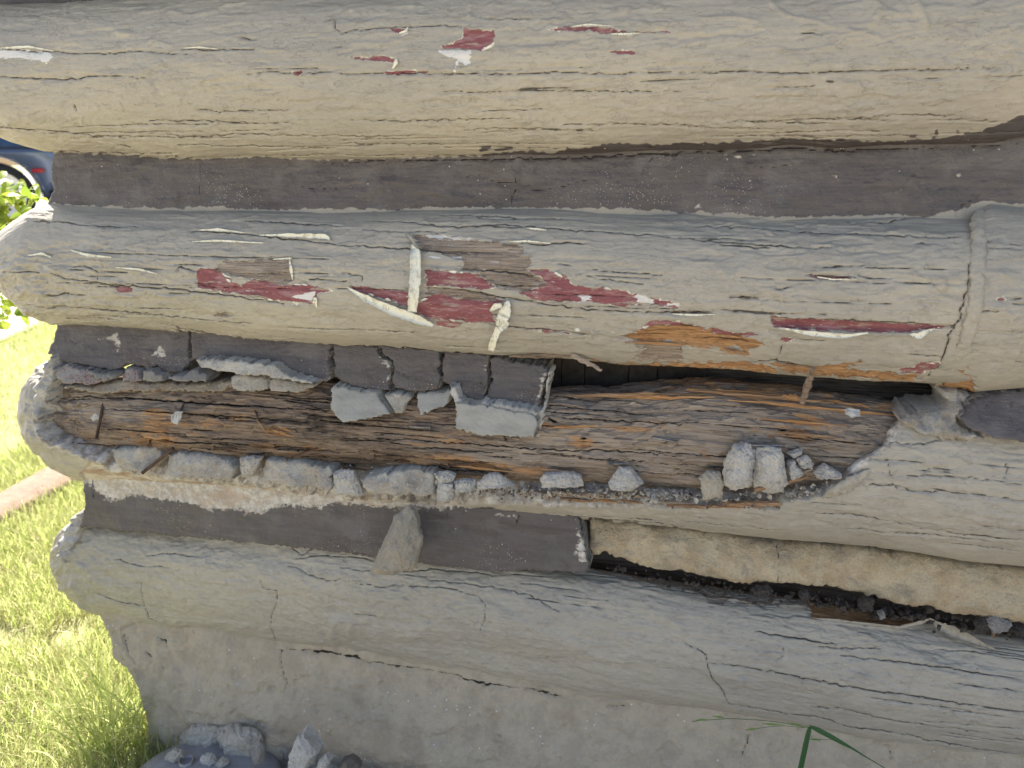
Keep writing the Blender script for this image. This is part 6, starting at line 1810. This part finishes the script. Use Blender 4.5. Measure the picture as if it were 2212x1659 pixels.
# paving: near edge surveyed on the ground
a, b_ = at_z(0, 738), at_z(100, 695)
dr = (b_ - a) / np.linalg.norm(b_ - a)
nr_ = np.array([-dr[1], dr[0], 0])
if nr_ @ (a - C) < 0:
    nr_ = -nr_
P0, P1 = a - dr * 30, a + dr * 40
CARP = at_dist(0, 421, 10.4)
CARZ = CARP[2] - 0.36
dcar = (CARP - a) @ nr_
rows = []
for dd, z in ((0.0, 0.004), (0.12, 0.02), (dcar * 0.35, CARZ * 0.4), (dcar - 0.2, CARZ), (60.0, CARZ)):
    for q in (P0, P1):
        p = q + nr_ * dd
        rows.append((p[0], p[1], z))
tag(mesh_obj('paving', np.array(rows), grid_faces(5, 2), MAT['concrete'], smooth=False), kind='structure')
# stone edging strip in the lawn
e = [at_z(x, y) for x, y in ((0, 1142), (172, 1049), (122, 1016), (0, 1085))]
d1 = (e[1] - e[0]) / np.linalg.norm(e[1] - e[0])
d2 = (e[2] - e[3]) / np.linalg.norm(e[2] - e[3])
lo_a, lo_b = e[0] - d1 * 1.6, e[1] + d1 * 0.5
up_a, up_b = e[3] - d2 * 1.6, e[2] + d2 * 0.5
ns = 70
V = []
for i in range(ns + 1):
    t = i / ns
    A_, B_ = lo_a + (lo_b - lo_a) * t, up_a + (up_b - up_a) * t
    w = B_ - A_
    A_ = A_ + w * 0.06 * float(noise2(i * 0.35, 3)); B_ = B_ + w * 0.06 * float(noise2(i * 0.3, 9))
    for u, z in ((0, -0.01), (0.0, 0.030), (0.06, 0.040), (0.35, 0.043), (0.65, 0.042), (0.94, 0.040), (1.0, 0.030), (1.0, -0.01)):
        p = A_ + (B_ - A_) * u
        V.append((p[0], p[1], z + 0.003 * float(noise2(i * 0.6, u * 4, 4))))
V = np.array(V)
edg = mesh_obj('edging', V, grid_faces(ns + 1, 8), MAT['edging'], attrs={'hascrack': np.zeros(len(V)), 'crack': np.full(len(V), 8.0)})
tag(edg, 'pinkish stone edging strip crossing the lawn beyond the wall corner', 'edging')


def blades(name, roots, h, w, mat, seed, label, lean=0.6, seg=3, cat='grass', kind='stuff'):
    r = np.random.default_rng(seed)
    n = len(roots)
    hh = r.uniform(h[0], h[1], n)
    ww = r.uniform(w[0], w[1], n)
    az = r.uniform(0, 2 * np.pi, n)
    ln = r.uniform(0.15, lean, n) * hh
    d = np.stack([np.cos(az), np.sin(az), np.zeros(n)], -1)
    fa = az + np.pi / 2 + r.normal(0, 0.5, n)
    s = np.stack([np.cos(fa), np.sin(fa), np.zeros(n)], -1)
    rows = []
    for k in range(seg + 1):
        t = k / seg
        c = roots + d * (ln * t ** 1.8)[:, None] + np.array([0, 0, 1.0]) * (hh * (t - 0.18 * t * t * (ln / hh)))[:, None]
        wd = ww * (1 - t) ** 0.7 * (0.7 + 0.6 * t)
        if k == seg:
            rows.append(c[:, None])
        else:
            rows.append(np.stack([c - s * wd[:, None] / 2, c + s * wd[:, None] / 2], 1))
    V = np.concatenate(rows, 1)
    m_ = V.shape[1]
    base = (np.arange(n) * m_)[:, None]
    fcs = []
    for k in range(seg - 1):
        fcs.append(base + np.array([[2 * k, 2 * k + 1, 2 * k + 3]]))
        fcs.append(base + np.array([[2 * k, 2 * k + 3, 2 * k + 2]]))
    fcs.append(base + np.array([[2 * seg - 2, 2 * seg - 1, 2 * seg]]))
    fc = np.concatenate(fcs, 0)
    vary = np.repeat(np.clip(r.normal(0.45, 0.28, n), 0, 1), m_)
    o = mesh_obj(name, V.reshape(-1, 3), fc, mat, attrs={'vary': vary}, smooth=False)
    return tag(o, label, cat, kind=kind)


MAT['grass'] = leaf_material('lawn_grass', (0.29, 0.38, 0.09), (0.60, 0.59, 0.28), 0.62)
MAT['straw'] = leaf_material('straw', (0.52, 0.46, 0.26), (0.40, 0.37, 0.17), 0.3)
MAT['leaf'] = leaf_material('bush_leaf', (0.20, 0.32, 0.035), (0.36, 0.42, 0.07), 0.5)
MAT['weed'] = leaf_material('weed_blade', (0.035, 0.10, 0.035), (0.06, 0.14, 0.05), 0.3)


def lawn_pts(n, seed, xr, yr):
    r = np.random.default_rng(seed)
    P = np.stack([r.uniform(*xr, n), r.uniform(*yr, n), np.zeros(n) - 0.004], -1)
    q = poly_sdf(P[:, :2], np.array([lo_a[:2], lo_b[:2], up_b[:2], up_a[:2]]), 0.5)
    side = (P - a) @ nr_
    inwall = (P[:, 0] > XE + 0.02) & (P[:, 1] > -0.06)
    yardm = (P[:, 0] > XE + 0.16) & (P[:, 1] <= -0.06)
    dens = fbm(P[:, 0] * 2.2, P[:, 1] * 2.2, 3, 17)
    k = (q < 0.004) & (side < 0.03) & ~inwall & ~yardm & (dens > -0.42)
    return P[k]


x0, y0 = XE, 0.0
near = np.concatenate([lawn_pts(56000, 1, (XE - 1.6, XE + 0.3), (-0.5, 1.6)), lawn_pts(42000, 2, (XE - 4.2, XE + 0.1), (0.8, 4.2))])
blades('lawn', near, (0.035, 0.085), (0.0022, 0.0048), MAT['grass'], 3, 'sunlit green lawn beyond the left end of the wall', 0.9)
blades('dry_grass', np.concatenate([lawn_pts(15000, 4, (XE - 1.6, XE + 0.25), (-0.4, 1.6)), lawn_pts(7000, 5, (XE - 4, XE), (0.9, 4.2))]), (0.03, 0.075), (0.002, 0.004), MAT['straw'], 6, 'dry straw coloured blades among the lawn', 1.5)
blades('lawn', lawn_pts(34000, 8, (XE - 9.0, XE + 0.0), (2.5, 8.0)), (0.04, 0.09), (0.006, 0.011), MAT['grass'], 9, 'farther stretch of lawn up to the pale paving', 0.9)
tall = at_z(np.array([230, 255, 280, 200, 290, 260, 240, 215, 300, 270]), np.array([1560, 1600, 1640, 1520, 1600, 1570, 1650, 1610, 1640, 1630]), 0.0)
tall = np.repeat(tall, 26, 0) + np.random.default_rng(3).normal(0, 0.035, (260, 3)) * [1, 1, 0]
tall = tall[(tall[:, 0] < XE + 0.05)]
blades('tall_grass', tall, (0.10, 0.22), (0.003, 0.006), MAT['grass'], 12, 'longer grass tuft against the lower corner of the wall', 1.1, 5)

# ------------------------------------------------------------------ weed in front of the wall (lower right)
def strip3(name, pts3, widths, mat, parent, side=None, vary=0.3, fold=0.25, n=30):
    pts3 = np.asarray(pts3, float)
    L = np.concatenate([[0], np.cumsum(np.linalg.norm(np.diff(pts3, axis=0), axis=1))])
    s = np.linspace(0, L[-1], n)
    c = np.stack([np.interp(s, L, pts3[:, k]) for k in range(3)], -1)
    for _ in range(2):
        c[1:-1] = (c[:-2] + 2 * c[1:-1] + c[2:]) / 4
    w = np.interp(s, L, widths)
    tg = np.gradient(c, axis=0)
    tg /= np.linalg.norm(tg, axis=1, keepdims=True)
    out = np.array([0, -1.0, 0.15])
    sd = np.cross(tg, out)
    sd /= np.linalg.norm(sd, axis=1, keepdims=True)
    V = []
    for i in range(n):
        for u, o in ((-.5, 0), (0, -fold), (.5, 0)):
            V.append(c[i] + sd[i] * w[i] * u - out * w[i] * o)
    fc = []
    for i in range(n - 1):
        for j in range(2):
            fc.append([i * 3 + j, i * 3 + j + 1, i * 3 + j + 4, i * 3 + j + 3])
    return mesh_obj(name, np.array(V), fc, mat, parent, {'vary': np.full(len(V), vary)})


WY = -0.16
wd = empty('weed', at_z(1690, 1900, 0.0))
tag(wd, 'bent green grass weed with seed heads in front of the footing', 'weed')
bp = T(2, 2, [(700, 1900), (735, 1760), (765, 1659), (795, 1520), (815, 1430), (825, 1392)])
strip3('blade', [at_y(x, y, WY - 0.02 * i / 5) for i, (x, y) in enumerate(bp)], [.0075, .0075, .0078, .0078, .0070, .005], MAT['weed'], wd, vary=0.4)
bp = T(2, 2, [(822, 1390), (870, 1408), (960, 1455), (1040, 1500), (1105, 1535), (1200, 1595), (1310, 1659), (1420, 1740)])
strip3('blade', [at_y(x, y, WY - 0.02 - 0.008 * i) for i, (x, y) in enumerate(bp)], [.005, .0085, .0080, .0062, .0034, .0018, .0014, .001], MAT['weed'], wd, vary=0.15)
bp = T(2, 2, [(815, 1395), (780, 1392), (650, 1365), (500, 1348), (300, 1338), (100, 1352), (60, 1358)])
strip3('stem', [at_y(x, y, WY + 0.01) for x, y in bp], [.0012] * 7, MAT['weed'], wd, vary=0.6)
bp = T(2, 2, [(790, 1398), (660, 1385), (560, 1392), (470, 1405), (410, 1415)])
strip3('stem', [at_y(x, y, WY + 0.005) for x, y in bp], [.0008] * 5, MAT['weed'], wd, vary=0.6)
bp = T(2, 2, [(980, 1475), (900, 1476), (820, 1472)])
strip3('stem', [at_y(x, y, WY - 0.03) for x, y in bp], [.0008] * 3, MAT['weed'], wd, vary=0.6)
MAT['seed'] = leaf_material('seed_head', (0.16, 0.26, 0.07), (0.22, 0.30, 0.09), 0.4)
for q in ([(510, 1370), (570, 1376), (660, 1380)], [(680, 1362), (740, 1378), (790, 1396)], [(190, 1325), (240, 1328), (270, 1335)], [(410, 1412), (440, 1408), (495, 1404)], [(820, 1472), (860, 1473), (900, 1478)], [(80, 1350), (130, 1346), (180, 1348)]):
    strip3('spikelet', [at_y(x, y, WY + 0.002) for x, y in T(2, 2, q)], [.0006, .0042, .0006], MAT['seed'], wd, vary=0.6, fold=0.5, n=12)

# ------------------------------------------------------------------ rounded blue-grey lid at the foot of the wall
lc = at_z(432, 1722, 0.03)
MAT['lid'] = simple('dusty_grey_plastic', (0.22, 0.225, 0.24), 0.5, 0.0, 0.3, 25, 0.002)
prof = [(0.0, 0.052), (0.05, 0.051), (0.10, 0.046), (0.135, 0.040), (0.150, 0.034), (0.156, 0.026), (0.158, 0.012), (0.160, 0.0), (0.154, -0.01)]
k = 72
V = []
for rr, z in prof:
    for j in range(k):
        t = 2 * math.pi * j / k
        V.append((lc[0] + rr * math.cos(t), lc[1] + rr * math.sin(t) * 0.9, z + 0.012 + 0.001 * math.sin(3 * t)))
n = len(prof)
fc = [[i * k + j, i * k + (j + 1) % k, (i + 1) * k + (j + 1) % k, (i + 1) * k + j] for i in range(n - 1) for j in range(k)]
lid = mesh_obj('lid', np.array(V), fc, MAT['lid'], smooth=True)
tag(lid, 'smooth rounded blue-grey lid dusted with mortar at the lower left', 'lid')
zl = 0.060
for i, ((x, y), s, mt, lb) in enumerate([((375, 1638), 22, 'mortar', 'brown mortar chip at the left on the blue-grey lid'), ((445, 1646), 18, 'chalk', 'pale round mortar chip in the middle of the blue-grey lid'), ((478, 1652), 12, 'mortar', 'small tan chip right of the pale chip on the lid')]):
    p = at_z(x, y, zl)
    q = project(p)
    ol = [(x + s * math.cos(t) * (1 + .2 * math.sin(5 * t + i)), y + s * 0.8 * math.sin(t)) for t in np.linspace(0, 2 * np.pi, 8)[:-1]]
    tag(hull_stone('mortar_chip', ol, p[1], 0.02, MAT[mt], 800 + i), lb, 'rubble')
# ring of a short pipe stub standing on the lid
p = at_z(404, 1648, zl)
V, fc = [], []
for i, (r1, dz) in enumerate([(0.0145, -0.02), (0.0145, 0.008), (0.0115, 0.009), (0.0112, -0.018)]):
    for j in range(28):
        t = 2 * math.pi * j / 28
        V.append((p[0] + r1 * math.cos(t), p[1] + r1 * math.sin(t), p[2] + dz))
for i in range(3):
    for j in range(28):
        fc.append([i * 28 + j, i * 28 + (j + 1) % 28, (i + 1) * 28 + (j + 1) % 28, (i + 1) * 28 + j])
fc.append([3 * 28 + j for j in range(28)])
tag(mesh_obj('pipe_stub', np.array(V), fc, MAT['steel']), 'short open pipe stub standing up through the blue-grey lid', 'pipe')

# ------------------------------------------------------------------ bush at the left edge
bush = empty('bush', at_z(-60, 760, 0.0))
tag(bush, 'bright yellow-green bush reaching in at the left edge', 'bush')
BD = 2.3
r = np.random.default_rng(21)
stems = [[(-120, 760), (-60, 600), (-20, 480), (20, 425), (60, 405)], [(-120, 760), (-70, 620), (-30, 520), (10, 480), (50, 465)], [(-120, 760), (-60, 560), (0, 440), (40, 440), (72, 432)], [(-120, 800), (-70, 690), (-20, 650), (20, 650), (45, 655)], [(-120, 800), (-60, 720), (-20, 680), (10, 690), (40, 684)], [(-120, 760), (-60, 560), (-40, 450), (-10, 400)], [(-120, 800), (-60, 640), (-20, 620), (5, 625)]]
LV, LF, vary = [], [], []


def leaf(c, d, nrm, L, W, v):
    d = d / np.linalg.norm(d)
    s = np.cross(d, nrm)
    s /= np.linalg.norm(s)
    nn = np.cross(s, d)
    b0 = len(LV)
    for t, w, z in ((0, 0.02, 0), (0.25, 0.8, .05), (0.55, 1.0, .06), (0.82, 0.55, .02), (1.0, 0.02, -.06)):
        for u in (-.5, 0, .5):
            LV.append(c + d * L * t + s * W * w * u + nn * (z * L - abs(u) * -0.25 * W * w))
            vary.append(v)
    for i in range(4):
        for j in range(2):
            LF.append([b0 + i * 3 + j, b0 + i * 3 + j + 1, b0 + i * 3 + j + 4, b0 + i * 3 + j + 3])


for si, st in enumerate(stems):
    P3 = np.array([at_dist(x, y, BD + 0.12 * math.sin(si * 2.1 + i * 0.6)) for i, (x, y) in enumerate(st)])
    strip3('stem', P3, np.linspace(.006, .0015, len(P3)), MAT['w_mid'], bush, fold=0.5)
    for k in range(26 if si in (0, 1, 2, 5) else 13):
        t = r.uniform(0.45, 1.0) * (len(P3) - 1)
        i = min(int(t), len(P3) - 2)
        c = P3[i] + (P3[i + 1] - P3[i]) * (t - i) + r.normal(0, 0.012, 3)
        d = (P3[i + 1] - P3[i]) / np.linalg.norm(P3[i + 1] - P3[i]) * 0.6 + r.normal(0, 0.7, 3)
        leaf(c, d, np.array([0.2, -0.6, 1.0]) + r.normal(0, 0.4, 3), r.uniform(.028, .048), r.uniform(.016, .028), float(np.clip(r.normal(0.5, .3), 0, 1)))
lo = mesh_obj('foliage', np.array(LV), LF, MAT['leaf'], bush, {'vary': np.array(vary)})
lo['kind'] = 'stuff'

# ------------------------------------------------------------------ parked car in the street
wc = at_dist(0, 421, 10.4)
vd = np.array([wc[0] - C[0], wc[1] - C[1]])
ang = math.atan2(vd[1], vd[0]) - math.pi / 2
WH = 0.36
car = empty('parked_car', (wc[0], wc[1], CARZ))
tag(car, 'blue-grey parked car with bright wheel rims in the sunny street', 'car')
MAT['car'] = simple('car_paint', (0.15, 0.19, 0.27), 0.3, 0.5, 0.1, 2, spec=0.6)
MAT['glass'] = simple('car_glass', (0.05, 0.10, 0.22), 0.05, 0.0, 0.1, 2, spec=1.0)
MAT['tyre'] = simple('tyre', (0.02, 0.02, 0.02), 0.8)
MAT['rim'] = simple('rim', (0.7, 0.7, 0.72), 0.3, 0.6, 0.1, 5)
MAT['red_lens'] = simple('red_lens', (0.45, 0.02, 0.02), 0.25)
MAT['black'] = simple('black_trim', (0.025, 0.025, 0.028), 0.6)
car.rotation_euler = (0, 0, ang)


def car_part(name, V, fc, mat, parent=None, smooth=False):
    me = bpy.data.meshes.new(name)
    me.from_pydata([tuple(v) for v in V], [], fc)
    me.materials.append(mat)
    if smooth:
        me.polygons.foreach_set('use_smooth', np.ones(len(me.polygons), bool))
    o = bpy.data.objects.new(name, me)
    COL.objects.link(o)
    o.parent = parent or car
    return o


def prism(name, prof, y0, y1, mat, parent=None, inset=0.0, bev=0.03):
    bm = bmesh.new()
    f0 = [bm.verts.new((x, y0, z)) for x, z in prof]
    f1 = [bm.verts.new((x, y1, z)) for x, z in prof]
    bm.faces.new(f0)
    bm.faces.new(f1[::-1])
    n = len(prof)
    for i in range(n):
        bm.faces.new([f0[i], f1[i], f1[(i + 1) % n], f0[(i + 1) % n]])
    bmesh.ops.recalc_face_normals(bm, faces=bm.faces[:])
    if bev:
        bmesh.ops.bevel(bm, geom=bm.edges[:], offset=bev, segments=3, affect='EDGES')
    V = [v.co[:] for v in bm.verts]
    bm.verts.index_update()
    fc = [[v.index for v in f.verts] for f in bm.faces]
    bm.free()
    return car_part(name, V, fc, mat, parent, True)


def arch(cx, r=0.43, n=10):
    return [(cx + r * math.cos(t), 0.36 + r * math.sin(t)) for t in np.linspace(0.05 * math.pi, 0.95 * math.pi, n)]


# x: rear is +, wheel of the rear axle at 0; near side y = 0 (the wheel face)
body = prism('body', [(0.86, 0.42), (0.90, 0.70), (0.88, 0.86), (-3.05, 0.86), (-3.62, 0.88), (-3.70, 0.50), (-3.6, 0.25), (-3.2, 0.22)] + arch(-2.75)[::-1] + [(-2.3, 0.22), (-0.45, 0.22)] + arch(0.0)[::-1] + [(0.46, 0.27)], 0.02, 1.82, MAT['car'])
prism('cabin', [(0.86, 0.84), (0.72, 1.60), (0.50, 1.70), (-1.45, 1.70), (-2.3, 0.84)], 0.10, 1.74, MAT['car'])
for q in ([(0.64, 0.90), (0.52, 1.52), (0.12, 1.55), (0.12, 0.90)], [(0.0, 0.90), (0.0, 1.55), (-0.86, 1.55), (-0.86, 0.90)], [(-0.94, 0.90), (-0.94, 1.55), (-1.38, 1.55), (-1.98, 0.90)]):
    prism('window', q, 0.085, 0.12, MAT['glass'], bev=0.004)
prism('tail_light', [(0.82, 0.70), (0.82, 0.82), (0.90, 0.82), (0.90, 0.70)], 0.012, 0.2, MAT['red_lens'], bev=0.01)
prism('reflector', [(0.36, 0.60), (0.36, 0.645), (0.48, 0.645), (0.48, 0.60)], 0.008, 0.03, MAT['red_lens'], bev=0.004)
prism('bumper', [(0.47, 0.24), (0.47, 0.40), (0.93, 0.46), (0.93, 0.28)], 0.005, 1.83, MAT['black'], bev=0.02)
for cx in (0.0, -2.75):
    for y0_, yf in ((0.03, 1), (1.60, -1)):
        w = bpy.data.objects.new('wheel', None)
        COL.objects.link(w)
        w.parent = car
        w.location = (cx, y0_, 0.36)
        kk = 40
        V, fc = [], []
        pr = [(0.26, 0.0), (0.30, -0.015), (0.345, 0.0), (0.36, 0.04), (0.36, 0.16), (0.345, 0.2), (0.26, 0.2)]
        for rr, yy in pr:
            for j in range(kk):
                t = 2 * math.pi * j / kk
                V.append((rr * math.cos(t), yy, rr * math.sin(t)))
        for i in range(len(pr) - 1):
            for j in range(kk):
                fc.append([i * kk + j, i * kk + (j + 1) % kk, (i + 1) * kk + (j + 1) % kk, (i + 1) * kk + j])
        car_part('tyre', V, fc, MAT['tyre'], w, True)
        V, fc = [], []
        pr = [(0.262, 0.06), (0.262, 0.0), (0.20, 0.004), (0.195, 0.05)]
        for rr, yy in pr:
            for j in range(kk):
                t = 2 * math.pi * j / kk
                V.append((rr * math.cos(t), yy, rr * math.sin(t)))
        for i in range(len(pr) - 1):
            for j in range(kk):
                fc.append([i * kk + j, i * kk + (j + 1) % kk, (i + 1) * kk + (j + 1) % kk, (i + 1) * kk + j])
        for sN in range(5):
            t = 2 * math.pi * sN / 5 + 0.3
            b0 = len(V)
            for rr, dw in ((0.02, .035), (0.21, .03)):
                for sg in (-1, 1):
                    for yy in (0.01, 0.03):
                        V.append((rr * math.cos(t) - sg * dw * math.sin(t), yy, rr * math.sin(t) + sg * dw * math.cos(t)))
            for f in ([0, 2, 6, 4], [1, 5, 7, 3], [0, 4, 5, 1], [2, 3, 7, 6]):
                fc.append([b0 + i for i in f])
        car_part('rim', V, fc, MAT['rim'], w)

for o in list(COL.objects):
    if o.parent is None and o.get('category') == 'log':
        o['group'] = 'logs of the cabin wall'
    elif o.parent is None and o.get('category') == 'chinking':
        o['group'] = 'dark chinking between the logs'
